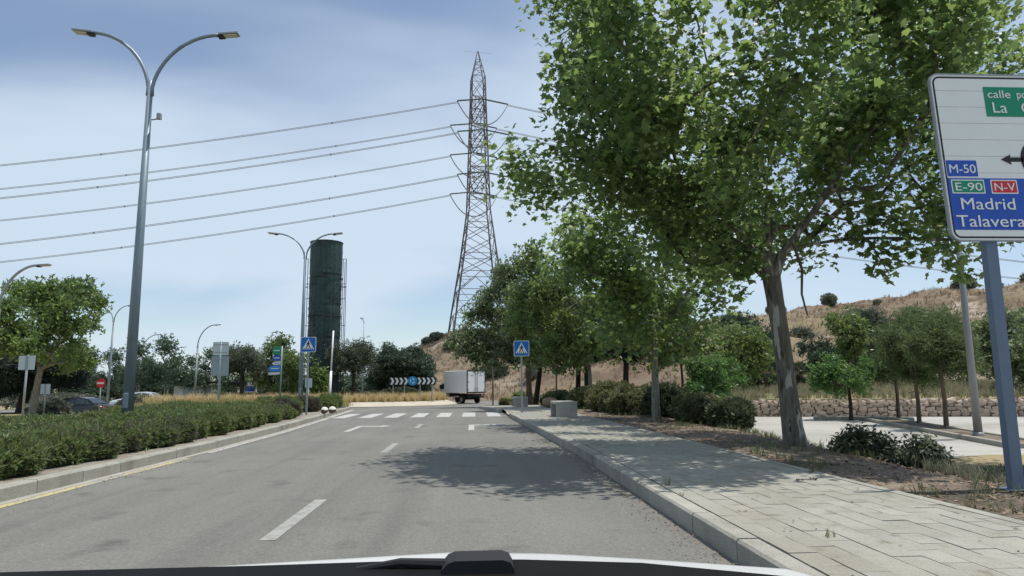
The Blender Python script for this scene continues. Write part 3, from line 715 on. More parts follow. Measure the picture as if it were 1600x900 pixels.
# ------------------------------------------------------------------ big direction sign
sg = thing('direction_sign', 'big white direction sign for Madrid and Talavera on blue-grey posts at right', 'road sign', (5.82, 7.1, .1))
for x in (0, 1.5):
    mb = MB(); mb.box((x, .05, 2.1), (.13, .09, 4.5), 0, .01); mb.build('post', POSTB, sg)
    mb = MB(); mb.box((x, .05, .02), (.3, .26, .03)); mb.build('base_plate', POSTB, sg)
PW, PH = 2.35, 1.985; pe = bpy.data.objects.new('panel_frame', None); 
LE = .04
class Panel:
    """panel coordinates: u right, v up from the lower left corner of the sign face"""
    def tr(s, o):
        me = o.data; co = np.zeros(len(me.vertices) * 3, dtype=np.float32); me.vertices.foreach_get('co', co); co = co.reshape(-1, 3)
        u, v = co[:, 0].copy(), co[:, 2].copy(); co[:, 0] = -.482 + u * math.cos(LE) - v * math.sin(LE); co[:, 2] = 2.735 + u * math.sin(LE) * 0 + v * math.cos(LE); co[:, 1] -= .02
        me.vertices.foreach_set('co', co.ravel()); me.update(); return o
PN = Panel()
bpy.data.objects.remove(pe)
npl = 10; ph = (PH - .02) / npl
pl_parts = []
for i in range(npl):
    mb = MB(); z0 = .01 + i * ph
    r_ = .1
    if i == 0: poly = [p for p in rrect(.01, z0, PW - .01, z0 + ph + .2, r_) if p[1] <= z0 + r_ + .001] + []
    if 0 < i < npl - 1: poly = [(.01, z0 + .002), (PW - .01, z0 + .002), (PW - .01, z0 + ph - .002), (.01, z0 + ph - .002)]
    elif i == 0: poly = [(.01, z0 + ph - .002)] + [(.01 + r_ - r_ * math.cos(R(a)), z0 + r_ - r_ * math.sin(R(a))) for a in (0, 22, 45, 67, 90)] + [(PW - .01 - r_ + r_ * math.sin(R(a)), z0 + r_ - r_ * math.cos(R(a))) for a in (0, 22, 45, 67, 90)] + [(PW - .01, z0 + ph - .002)]
    else: poly = [(.01, z0 + .002)] + [(PW - .01, z0 + .002)] + [(PW - .01 - r_ + r_ * math.cos(R(a)), z0 + ph - r_ + r_ * math.sin(R(a))) for a in (0, 22, 45, 67, 90)] + [(.01 + r_ - r_ * math.sin(R(a)), z0 + ph - r_ + r_ * math.cos(R(a))) for a in (0, 22, 45, 67, 90)]
    mb.plate(poly, 0, .03); pl_parts.append(PN.tr(mb.build('plank', SIGNW, sg)))
def border(x0, z0, x1, z1, r_, w, y0, y1, name, m):
    a = rrect(x0, z0, x1, z1, r_, 6); b = rrect(x0 + w, z0 + w, x1 - w, z1 - w, max(.005, r_ - w), 6); n = len(a); mb = MB()
    V = [(p[0], y, p[1]) for y in (y0, y1) for p in a + b]
    F = []
    for i in range(n):
        j = (i + 1) % n
        F += [[i, n + i, n + j, j], [i, j, 2 * n + j, 2 * n + i], [n + i, 3 * n + i, 3 * n + j, n + j], [2 * n + i, 2 * n + j, 3 * n + j, 3 * n + i]]
    mb.add(V, F); return PN.tr(mb.build(name, m, sg))
border(0, 0, PW, PH, .11, .014, -.008, .034, 'rim', GALV2)
border(.035, .035, PW - .035, PH - .035, .085, .02, -.003, .0, 'border_line', BLACK)
def splate(x0, z0, x1, z1, m, name, y=-.004, r_=.008): 
    mb = MB(); mb.plate(rrect(x0, z0, x1, z1, r_, 2), y, y + .003); return PN.tr(mb.build(name, m, sg))
gp = splate(.635, 1.47, PW - .12, 1.83, GREEN, 'green_plate')
splate(.05, .745, .425, .945, SIGNW, 'plate_border', -.0035); splate(.056, .751, .419, .939, BLUE, 'blue_plate', -.006)
splate(.05, .13, .965, .73, BLUE, 'blue_plate')
for a, b, m_ in ((.085, .475, GREEN), (.55, .865, RED)):
    splate(a, .55, b, .712, SIGNW, 'plate_border', -.0065); splate(a + .013, .563, b - .013, .699, m_, 'route_plate', -.009)
TX = lambda body, u, v, h, w, y=-.009: PN.tr(text('lettering', body, u, v, h, w, y, SIGNW, sg))
TX('M-50', .085, .79, .105, .31); TX('E-90', .125, .582, .098, .315, -.012); TX('N-V', .585, .582, .098, .245, -.012)
TX('Madrid', .165, .365, .14, .635); TX('Talavera', .085, .165, .14, .80)
TX('calle', .675, 1.695, .098, .275); TX('po', 1.03, 1.695, .098, .115); TX('La', .715, 1.515, .135, .17); TX('C', 1.06, 1.515, .135, .125)
mb = MB(); a = circle(1.21, .955, .25, 40); b = circle(1.21, .955, .14, 40); n = 40
V = [(p[0], y, p[1]) for y in (-.006, -.002) for p in a + b]; F = []
for i in range(n):
    j = (i + 1) % n; F += [[i, n + i, n + j, j], [i, j, 2 * n + j, 2 * n + i], [n + i, 3 * n + i, 3 * n + j, n + j]]
mb.add(V, F); PN.tr(mb.build('roundabout_ring', BLACK, sg))
mb = MB(); mb.plate([(.72, .955), (.84, 1.015), (.83, .98), (.985, .98), (.985, .93), (.83, .93), (.84, .895)], -.006, -.002); PN.tr(mb.build('arrow', BLACK, sg))
# ------------------------------------------------------------------ pedestrian crossing signs
def ped_sign(loc, H, label, m=GALV2):
    t = thing('crossing_sign', label, 'road sign', loc, 0, 'pedestrian crossing signs')
    mb = MB(); mb.box((0, .05, H / 2 - .05), (.07, .05, H + .1)); mb.build('post', m, t)
    s = .62; z0 = H - s + .03; x0 = -s / 2
    mb = MB(); mb.plate(rrect(x0, z0, x0 + s, z0 + s, .04), 0, .02); p = mb.build('plate', SIGNW, t)
    mb = MB(); mb.plate(rrect(x0 + .02, z0 + .02, x0 + s - .02, z0 + s - .02, .03), -.004, -.001); mb.build('blue_field', BLUE2 if False else mat('crossing_blue', [(.012, .14, .47), (.014, .15, .5)], 5, .35), p)
    mb = MB(); mb.plate([(-.24, z0 + .12), (.24, z0 + .12), (0, z0 + .55)], -.008, -.005); mb.build('white_triangle', SIGNW, p)
    mb = MB(); cz_ = z0
    mb.plate(circle(.01, cz_ + .435, .027, 12), -.012, -.009)
    mb.plate([(-.03, cz_ + .40), (.04, cz_ + .40), (.035, cz_ + .29), (-.025, cz_ + .29)], -.012, -.009)
    mb.plate([(-.025, cz_ + .395), (-.085, cz_ + .31), (-.065, cz_ + .295), (-.012, cz_ + .36)], -.0125, -.0095)
    mb.plate([(.03, cz_ + .395), (.085, cz_ + .325), (.07, cz_ + .31), (.02, cz_ + .36)], -.0125, -.0095)
    mb.plate([(-.025, cz_ + .295), (.01, cz_ + .295), (-.06, cz_ + .175), (-.095, cz_ + .185)], -.0128, -.0095)
    mb.plate([(.0, cz_ + .295), (.035, cz_ + .295), (.09, cz_ + .185), (.06, cz_ + .17)], -.0124, -.0095)
    mb.build('walking_figure', BLACK, p)
    for k in range(5): x = -.185 + k * .083; mb = MB(); mb.plate([(x, cz_ + .135), (x + .045, cz_ + .135), (x + .055 - .02, cz_ + .165), (x + .005, cz_ + .165)], -.0135, -.0095); mb.build('zebra_mark', BLACK, p)
    return t
ped_sign((-6.78, 28, .14), 3.12, 'blue pedestrian crossing sign in the median beside the tower')
ped_sign((1.9, 27, .15), 2.84, 'blue pedestrian crossing sign on the right pavement before the benches')
# ------------------------------------------------------------------ concrete benches
def bench(loc, w, d, h, rz, label):
    t = thing('concrete_bench', label, 'bench', loc, rz, 'concrete benches')
    mb = MB(); th = .09
    mb.box((0, 0, h - th / 2), (w, d, th), 0, .012); mb.build('seat', CONCB, t)
    mb = MB(); mb.box((0, -d / 2 + th / 2, (h - th) / 2), (w - .006, th, h - th - .003)); mb.build('side_slab', CONCB, t)
    mb = MB(); mb.box((0, d / 2 - th / 2, (h - th) / 2), (w - .006, th, h - th - .003)); mb.build('side_slab', CONCB, t)
    mb = MB(); mb.box((w / 2 - .12, 0, (h - th) / 2), (.05, d - .2, h - th - .006)); mb.build('shade_slab', RUBBER, t)  # black slab added inside to stand for the shade on the open side
    return t
bench((3.12, 23.7, .17), .72, 1.35, .52, R(2), 'nearer grey concrete block bench on the right pavement')
bench((2.42, 36.1, .12), .75, 1.1, .5, R(2), 'farther grey concrete block bench behind the right crossing sign')
g = np.random.default_rng(3)
def rock(name, label, cat, loc, d, m, seed, capm=None, group=None):
    g = np.random.default_rng(seed); V = []; F = []; nu, nv = 14, 9
    for j in range(nv + 1):
        for i in range(nu):
            a = 2 * math.pi * i / nu; b = -math.pi / 2 + math.pi * j / nv; q = 1 + .06 * math.sin(3 * a + seed) * math.cos(b) + .02 * g.normal()
            V.append((d[0] * q * math.cos(b) * math.cos(a), d[1] * q * math.cos(b) * math.sin(a), d[2] * (1 + math.sin(b)) * q))
    for j in range(nv):
        for i in range(nu): F.append([j * nu + i, j * nu + (i + 1) % nu, (j + 1) * nu + (i + 1) % nu, (j + 1) * nu + i])
    t = thing(name, label, cat, loc, 0, group)
    if capm:
        lo = [f for f in F if f[0] < nu * 5]; hi = [f for f in F if f[0] >= nu * 5]
        raw('base', V, lo, m, t, True); raw('cap', V, hi, capm, t, True)
    else: raw('body', V, F, m, t, True)
    return t
WCAP = mat('white_cap', [(.55, .52, .46), (.75, .73, .68)], 6, .8, .2, 20)
BRN = mat('brown_base', [(.07, .05, .035), (.14, .10, .07)], 6, .9, .4, 20)
rock('round_marker', 'left of two white-capped brown round lumps on the median kerb', 'marker', (-6.08, 28.1, .17), (.15, .15, .14), BRN, 1, WCAP, 'round kerb markers')
rock('round_marker', 'right of two white-capped brown round lumps on the median kerb', 'marker', (-5.80, 28.3, .17), (.155, .155, .145), BRN, 2, WCAP, 'round kerb markers')
rock('boulder', 'reddish stone lying between the two concrete benches', 'stone', (3.75, 33.2, .12), (.42, .35, .26), STONER, 5)
# ------------------------------------------------------------------ other signs
def post(t, H, m=GALV2, w=.07, lean=0): mb = MB(); mb.tube([(0, .05, -.1), (lean, .05, H)], w / 2, 10); return mb.build('post', m, t, True)
t = thing('sign_back', 'square grey back of a road sign behind the hedge at far left', 'road sign', (-19.1, 30, 0)); post(t, 2.72, GALV2, .09)
mb = MB(); mb.plate(rrect(-.33, 2.1, .33, 2.7, .03), 0, .03); p = mb.build('plate', BACKP, t)
mb = MB(); mb.box((0, -.012, 2.4), (.1, .02, .62)); mb.build('bracket', BACKG, p)
t = thing('sign_back', 'small white sign back on a short post left of the no entry sign', 'road sign', (-23.1, 38, -.1)); post(t, 1.64, GALV2, .08)
mb = MB(); mb.plate(rrect(-.25, 1.1, .25, 1.64, .02), 0, .03); p = mb.build('plate', BACKP, t); mb = MB(); mb.box((0, -.012, 1.37), (.06, .02, .5)); mb.build('bracket', BACKG, p)
t = thing('no_entry_sign', 'red no entry sign on a thin post behind the hedge', 'road sign', (-21.3, 40, -.1)); post(t, 1.92, GALV2, .08)
mb = MB(); mb.plate(circle(0, 1.67, .27, 8, R(22.5)), 0, .03); p = mb.build('plate', RED, t)
mb = MB(); mb.plate(rrect(-.19, 1.62, .19, 1.73, .01), -.006, -.001); mb.build('white_bar', SIGNW, p)
t = thing('sign_back', 'tall post with two stacked grey sign backs', 'road sign', (-13.95, 38, .05)); post(t, 3.75, BACKG, .13)
for z0, z1, w_, m_ in ((2.98, 3.7, .42, BACKP), (1.85, 2.92, .47, BACKG)):
    mb = MB(); mb.plate(rrect(-w_, z0, w_, z1, .03), 0, .03); p = mb.build('plate', m_, t)
    for zz_ in (z0 + .15, z1 - .15): mb = MB(); mb.box((0, -.012, zz_), (w_ * 1.9, .02, .05)); mb.build('rail', GALV2, p)
t = thing('fingerpost', 'signpost with stacked green, blue and white arrow boards', 'road sign', (-12.6, 45, -.1)); post(t, 4.0, GALV, .09)
for z0, z1, m_, L_ in ((3.45, 3.95, GREEN, .62), (3.05, 3.38, BLUE, .6), (2.78, 2.98, SIGNW, .58), (2.35, 2.72, BLUE2, .8), (2.12, 2.3, BACKP, .85)):
    mb = MB(); mb.plate([(-L_, (z0 + z1) / 2), (-L_ + .1, z0), (-.06, z0 + .04), (-.06, z1 + .04), (-L_ + .1, z1)], .0, .03); p = mb.build('board', m_, t)
    mb = MB(); mb.box((-L_ / 2, -.005, (z0 + z1) / 2 + .02), (L_ * .6, .006, .05)); mb.build('stripe', SIGNW if m_ is not SIGNW else BLUE, p)
t = thing('chevron_board', 'black and white chevron board with blue roundabout disc on the island', 'road sign', (-5.4, 60, -.45))
mb = MB(); mb.plate(rrect(-2.02, 1.75, 2.02, 2.43, .02), 0, .04); bd = mb.build('board', BLACK, t)
for i in range(8):
    x = (-1.95 + i * .4) if i < 4 else (.42 + (i - 4) * .4)
    mb = MB(); mb.plate([(x, 1.80), (x + .19, 1.80), (x + .36, 2.09), (x + .19, 2.38), (x, 2.38), (x + .17, 2.09)], -.012, -.002); mb.build('chevron', SIGNW, bd)
mb = MB(); mb.plate(circle(0, 2.1, .40, 28), -.05, -.02); d_ = mb.build('disc', mat('roundabout_blue', [(.02, .27, .55), (.03, .30, .6)], 5, .4), t)
for k in range(3):
    a0 = R(120 * k + 20); P = [(.22 * math.cos(a0 + R(75) * i / 6), .22 * math.sin(a0 + R(75) * i / 6)) for i in range(7)]
    Q = [(.15 * math.cos(a0 + R(75) * i / 6), .15 * math.sin(a0 + R(75) * i / 6)) for i in range(7)]
    mb = MB()
    for i in range(6): mb.plate([(P[i][0], 2.1 + P[i][1]), (P[i + 1][0], 2.1 + P[i + 1][1]), (Q[i + 1][0], 2.1 + Q[i + 1][1]), (Q[i][0], 2.1 + Q[i][1])], -.06, -.052)
    mb.build('curved_arrow', SIGNW, d_)
for x in (-1.7, -.7, .65, 1.7): mb = MB(); mb.tube([(x, .07, -.1), (x, .07, 2.3)], .04, 8); mb.build('post', GALV2, t)
t = thing('yield_sign', 'yield sign on a brown post right of the truck', 'road sign', (1.6, 58, -.5)); post(t, 3.5, RUST, .12)
mb = MB(); mb.plate([(-.45, 3.55), (0, 2.75), (.45, 3.55)], 0, .03); p = mb.build('plate', RUST, t)
mb = MB(); mb.plate([(-.3, 3.47), (0, 2.93), (.3, 3.47)], -.006, -.001); mb.build('face', mat('faded_face', [(.28, .25, .25), (.34, .31, .31)], 6, .5), p)
t = thing('round_sign_back', 'small round sign under the dark pines', 'road sign', (5.6, 46, .0)); post(t, 2.3, RUST, .1)
mb = MB(); mb.plate(circle(0, 2.2, .33, 20), 0, .03); mb.build('plate', GREYP, t)
t = thing('marker_stake', 'thin brown stake standing near the dry grass by the yield sign', 'stake', (2.85, 48, -.3)); mb = MB(); mb.tube([(0, 0, -.1), (0.02, 0, 1.55)], .025, 6); mb.build('stake', RUST, t)
t = thing('white_pole', 'leaning slim white pole in front of the green tower', 'pole', (-10.47, 50, -.35))
mb = MB(); mb.tube([(0, 0, -.1), (.06, 0, 2.7)], .085, 12); mb.build('lower_tube', WHITE, t, True)
mb = MB(); mb.tube([(.06, 0, 2.65), (.15, 0, 5.65)], [.06, .055], 12); mb.build('upper_tube', WHITE, t, True)
t = thing('bollard_sign', 'small pale blue sign low between the crossing sign and its lamp', 'road sign', (-9.6, 40, .0)); post(t, 1.3, GALV2, .07)
mb = MB(); mb.plate(rrect(-.2, 1.2, .2, 1.75, .03), 0, .03); mb.build('plate', BACKP, t)
# shelter and billboard
t = thing('bus_shelter', 'dark-roofed shelter with pale panels in the left distance', 'shelter', (-27.5, 72, -.55))
mb = MB(); mb.box((1.6, 0, 2.3), (4.2, 1.7, .22), 0, .03); mb.build('roof', BLACK, t)
for x in (-.35, 1.0, 2.3, 3.5): mb = MB(); mb.box((x, .6, 1.08), (.09, .09, 2.2)); mb.build('post', GALV, t)
for k in range(5): mb = MB(); mb.box((-3.1 + k * .95, .3, 1.45), (.92, .05, 1.0)); mb.build('panel', BACKP if k % 2 else WHITE, t)
for k in range(12): mb = MB(); mb.box((-3.3 + k * .5, .1, .45), (.1, .08, 1.0)); mb.build('slat', RUST, t)
t = thing('billboard', 'small blue and white billboard behind the olive tree', 'billboard', (-25.5, 78, -.55))
mb = MB(); mb.box((0, 0, 1.85), (2.1, .12, 1.3), 0, .02); p = mb.build('board', WHITE, t); mb = MB(); mb.box((.05, -.07, 1.6), (1.6, .02, .6)); mb.build('blue_panel', BLUE, p)
for x in (-.8, .8): mb = MB(); mb.box((x, .12, .6), (.1, .1, 1.3)); mb.build('leg', GALV2, t)
t = thing('low_building', 'low brown rendered wall of a building behind the left lamps', 'building', (-48, 98, -.6))
mb = MB(); mb.box((0, 0, 1.5), (16, 5, 3.0)); mb.build('wall', RENDER, t); mb = MB(); mb.box((0, 0, 3.1), (16.5, 5.5, .2)); mb.build('roof', APRON, t)
for k in range(5): mb = MB(); mb.box((-6 + k * 3, -2.52, 1.7), (1.1, .06, 1.1)); mb.build('window', GLASS, t)
# ------------------------------------------------------------------ green tower
t = thing('tower', 'tall dark green clad cylindrical tower on the roundabout', 'tower', (-13.85, 63, -.5))
nseg, nz = 56, 60; H = 15.15; V = []; F = []; g = np.random.default_rng(8)
seams = (12, 24, 36, 47)
for j in range(nz + 1):
    for i in range(nseg):
        a = 2 * math.pi * i / nseg; r_ = 1.45 - (.035 if i % 4 == 0 else 0) - (.03 if j in seams else 0) + (.02 if (j > 47) else 0) + .008 * g.normal() + (.04 if j == nz else 0)
        V.append((r_ * math.cos(a), r_ * math.sin(a), H * j / nz))
for j in range(nz):
    for i in range(nseg): F.append([j * nseg + i, j * nseg + (i + 1) % nseg, (j + 1) * nseg + (i + 1) % nseg, (j + 1) * nseg + i])
F.append([nz * nseg + i for i in range(nseg)])
raw('shell', V, F, TOWERM, t)
N = 900; a = g.uniform(0, 2 * math.pi, N); zf = g.uniform(0.1, H - 3.4, N) ; P = np.stack([1.47 * np.cos(a), 1.47 * np.sin(a), zf], -1); Nn = np.stack([np.cos(a), np.sin(a), a * 0 + .3], -1) + g.normal(size=(N, 3)) * .35
stuff(leaves('cladding_tuft', TC, P, Nn,   .10, TOWERF, t, g))
mb = MB()
for k in range(3): mb.tube([(1.5 * math.cos(q), 1.5 * math.sin(q), H - (0.02, 3.4, 7)[k]) for q in np.linspace(0, 2 * math.pi, 40)], .03, 5, False)
mb.build('hoop', BLACK, t)
for s in (-1, 1):
    mb = MB(); x0 = s * 1.62; x1 = s * 1.92
    for x in (x0, x1): mb.tube([(x, -.2, 0 if x == x1 else 2), (x, -.2, 13.55)], .032, 6)
    if s > 0: mb.tube([(s * 1.72, .15, 0), (s * 1.72, .15, 13.4)], .032, 6)
    mb.tube([(x0, -.2, 13.55), (x1, -.2, 13.55)], .032, 6)
    for z in (2.6, 4.9, 7.3, 9.8, 11.2): mb.tube([(s * 1.35, -.2, z), (x1, -.2, z)], .028, 6)
    mb.build('side_rail', RUST, t)
    mb = MB(); mb.box((s * 1.78, -.2, 10.9), (.34, .3, .06)); mb.build('landing', RUST, t)
# ------------------------------------------------------------------ pylon and lines
py = thing('pylon', 'tall steel lattice electricity pylon on the dry hill', 'pylon', (.8, 120, 9.2), R(8))
Z0 = 9.2
lv = [0, 4.3, 8.6, 11.9, 15.2, 18.2, 21., 23.5, 26.2, 28.9, 31.4, 33.9, 36.7, 39.6, 42.6, 45.6, 49.2]
def hw(z): return float(np.interp(z + Z0, [9.2, 24.3, 32.7, 58.4], [5.15, 2.9, 1.92, 1.18]))
for sx in (-1, 1):
    for sy in (-1, 1):
        mb = MB(); P = [(sx * hw(z), sy * hw(z), z - (.6 if z == 0 else 0)) for z in lv]; mb.tube(P, [.15] * 6 + [.12] * (len(P) - 6), 4); mb.tube([P[-1], (sx * .06, sy * .06, 54.6)], [.1, .06], 4); mb.build('leg', STEEL, py)
mb = MB()
for i in range(len(lv) - 1):
    a, b = hw(lv[i]), hw(lv[i + 1]); z0, z1 = lv[i], lv[i + 1]; w_ = .062 if i < 6 else .05
    for q in range(4):
        def P(s, z, h): 
            x, y = [(s * h, -h), (h, s * h), (-s * h, h), (-h, -s * h)][q]; return (x, y, z)
        if i < 3:
            m_ = (z0 + z1) / 2; mb.bar(P(-1, z0, a), P(0, z1, b), w_); mb.bar(P(1, z0, a), P(0, z1, b), w_)
            mb.bar(P(-.5, m_, (a + b) / 2), P(-1, m_, (a + b) / 2), .045); mb.bar(P(.5, m_, (a + b) / 2), P(1, m_, (a + b) / 2), .045); mb.bar(P(-1, z1, b), P(1, z1, b), w_)
            mb.bar(P(-.5, m_, (a + b) / 2), P(-1, z1, b), .04); mb.bar(P(.5, m_, (a + b) / 2), P(1, z1, b), .04)
        else:
            mb.bar(P(-1, z0, a), P(1, z1, b), w_); mb.bar(P(1, z0, a), P(-1, z1, b), w_)
            if i % 2: mb.bar(P(-1, z1, b), P(1, z1, b), w_)
for k, z in enumerate((50.4, 51.6, 52.8)):
    h = 1.18 * (54.6 - z) / 5.4
    for q in range(4):
        c = [(-h, -h), (h, -h), (h, h), (-h, h)]; mb.bar((*c[q], z), (*c[(q + 1) % 4], z + .0), .04); mb.bar((*c[q], z - 1.1), (*c[(q + 1) % 4], z), .04)
mb.bar((-2.6, 0, 54.4), (2.6, 0, 54.4), .02)
mb.build('bracing', STEEL, py)
LEV = [42.55, 36.7, 28.9]; ARM = [5.8, 6.2, 6.2]
lines_l = []
ra = R(8)
def toworld(p): return (.8 + p[0] * math.cos(ra) - p[1] * math.sin(ra), 120 + p[0] * math.sin(ra) + p[1] * math.cos(ra), Z0 + p[2])
for L_, A in zip(LEV, ARM):
    for s in (-1, 1):
        mb = MB(); h0 = hw(L_); tip = (0, s * A, L_ + .1)
        for sx in (-1, 1):
            mb.bar((sx * h0, s * h0, L_ + 2.6), tip, .085); mb.bar((sx * hw(L_ - 1.6), s * hw(L_ - 1.6), L_ - 1.6), tip, .085)
            for k in (.33, .66):
                ax = [sx * h0 * (1 - k), s * (h0 + (A - h0) * k), L_ + 2.6 + (-2.5) * k]; bx = [sx * h0 * (1 - k), s * (h0 + (A - h0) * k), L_ - 1.6 + 1.7 * k]; mb.bar(ax, bx, .05)
            mb.bar((sx * h0, s * h0, L_ + 2.6), (sx * h0 * .67, s * (h0 + (A - h0) * .33), L_ - 1.6 + 1.7 * .33), .05)
        for k in (0, .33, .66):
            y = s * (h0 + (A - h0) * k); x = h0 * (1 - k); mb.bar((-x, y, L_ + 2.6 - 2.5 * k), (x, y, L_ + 2.6 - 2.5 * k), .05); mb.bar((-x, y, L_ - 1.6 + 1.7 * k), (x, y, L_ - 1.6 + 1.7 * k), .05)
        mb.build('crossarm', STEEL, py)
        for sx in (-1, 1):
            mb = MB(); P = [(sx * (.3 + .125 * i), s * A, L_ - .018 * i) for i in range(35)]
            for dy in (-.12, .12): mb.tube([(p[0], p[1] + dy, p[2]) for p in P], [.05 if i % 2 else .13 for i in range(35)], 6)
            mb.build('insulator', INSUL, py)
        mb = MB()
        for dy in (-.15, .15): mb.tube([(x, s * A + dy, L_ - .62 - 4.2 * (1 - (abs(x) / 4.6) ** 2.3)) for x in np.linspace(-4.6, 4.6, 19)], .06, 5)
        mb.build('jumper', WIREM, py)
        lines_l.append((L_, s, A))
order = {(0, -1): 'highest', (0, 1): 'second highest', (1, -1): 'third highest', (1, 1): 'fourth highest', (2, -1): 'fifth highest', (2, 1): 'lowest'}
for k, (L_, s, A) in enumerate(lines_l):
    for sx in (-1, 1):
        mb = MB(); P = []
        for d_ in np.linspace(4.5, 330, 60):
            z = L_ - .64 - .205 * (d_ - 3.5) + .205 / 400 * (d_ - 3.5) ** 2; x, y, z = toworld((sx * d_, s * A, z)); y = toworld((sx * 3.5, s * A, 0))[1] + (d_ - 3.5) * sx * .012; P.append((x, y, z))
        for dy in (-.1, .1): mb.tube([(p[0], p[1], p[2] + dy) for p in P], .05, 5)
        o = mb.build('power_line', WIREM); tag(o, f'{order[(k // 2, s)]} of the six power lines running {"left" if sx < 0 else "right"} from the pylon', 'power line', 'power lines of the pylon')
        sp = MB()
        for i in range(4, 40, 7): p = P[i]; sp.box(p, (.22, .1, .34))
        sp.build('spacer', GREYP, o)
# ------------------------------------------------------------------ truck
tk = thing('box_truck', 'white box truck with closed rear doors leaving the roundabout', 'truck', (.18, 66.2, -.54), R(32))
mb = MB(); mb.box((0, 2.2, 2.1), (2.1, 4.4, 2.16), 0, .03); bx = mb.build('cargo_box', TRUCKS, tk)
mb = MB()
for c, d in (((0, -.02, 3.14), (2.12, .06, .1)), ((0, -.02, 1.06), (2.12, .06, .1)), ((-1.02, -.02, 2.1), (.08, .06, 1.97)), ((1.02, -.02, 2.1), (.08, .06, 1.97))): mb.box(c, d)
mb.build('rear_frame', RUBBER, bx)
for s in (-1, 1):
    mb = MB(); mb.box((s * .485, -.03, 2.1), (.94, .05, 1.94), 0, 0); d = mb.build('rear_door', WHITE, bx)
    mb = MB()
    for z in (1.35, 2.1, 2.85): mb.box((s * .93, -.065, z), (.16, .025, .06))
    mb.build('hinge', GREYP, d)
    mb = MB(); mb.box((s * .12, -.07, 2.1), (.03, .03, 1.8)); mb.box((s * .14, -.08, 1.45), (.22, .03, .05)); mb.build('lock_bar', GREYP, d)
    mb = MB(); mb.box((s * .48, -.06, 2.72), (.36, .012, .05)); mb.build('mark_strip', BACKG, d)
mb = MB(); mb.box((0, 2.3, .82), (.9, 5.2, .22)); mb.build('chassis', RUBBER, tk)
mb = MB(); mb.box((0, .05, .62), (1.9, .12, .14)); bp = mb.build('rear_bumper', RUBBER, tk)
mb = MB(); mb.box((0, -.02, .82), (.52, .02, .12)); mb.build('number_plate', SIGNW, tk)
for s in (-1, 1): mb = MB(); mb.box((s * .86, -.03, .86), (.2, .05, .1)); mb.build('tail_light', mat('dark_red_lens', [(.12, .012, .012), (.14, .015, .015)], 5, .3), tk)
for y in (1.15, 4.9):
    for s in (-1, 1):
        mb = MB(); mb.tube([(s * .98, y, .36), (s * .72, y, .36)], .36, 22); w = mb.build('wheel', RUBBER, tk); mb = MB(); mb.tube([(s * .985, y, .36), (s * .75, y, .36)], .2, 16); mb.build('rim', GREYP, w)
mb = MB(); mb.box((-.0, 1.6, .55), (1.9, .05, .4)); mb.build('mudguard', RUBBER, tk)
mb = MB(); prof = [(4.42, .55), (5.75, .55), (5.8, 1.2), (5.55, 1.35), (5.15, 2.0), (4.42, 2.05)]; n = 6
V = [(-.92, *p) for p in prof] + [(.92, *p) for p in prof]; F = [list(range(n))[::-1], list(range(n, 2 * n))] + [[i, (i + 1) % n, (i + 1) % n + n, i + n] for i in range(n)]
mb.add(V, F); cb = mb.build('cab', CARW, tk)
for s in (-1, 1):
    mb = MB(); mb.box((s * 1.1, 5.05, 1.65), (.2, .1, .42), 0, .03); mb.build('mirror', BLACK, cb)
    mb = MB(); V = [(s * .93, 4.6, 1.4), (s * .93, 5.35, 1.4), (s * .93, 5.05, 1.9), (s * .93, 4.6, 1.93)]; mb.add(V, [[0, 1, 2, 3]]); mb.build('side_window', GLASS, cb)
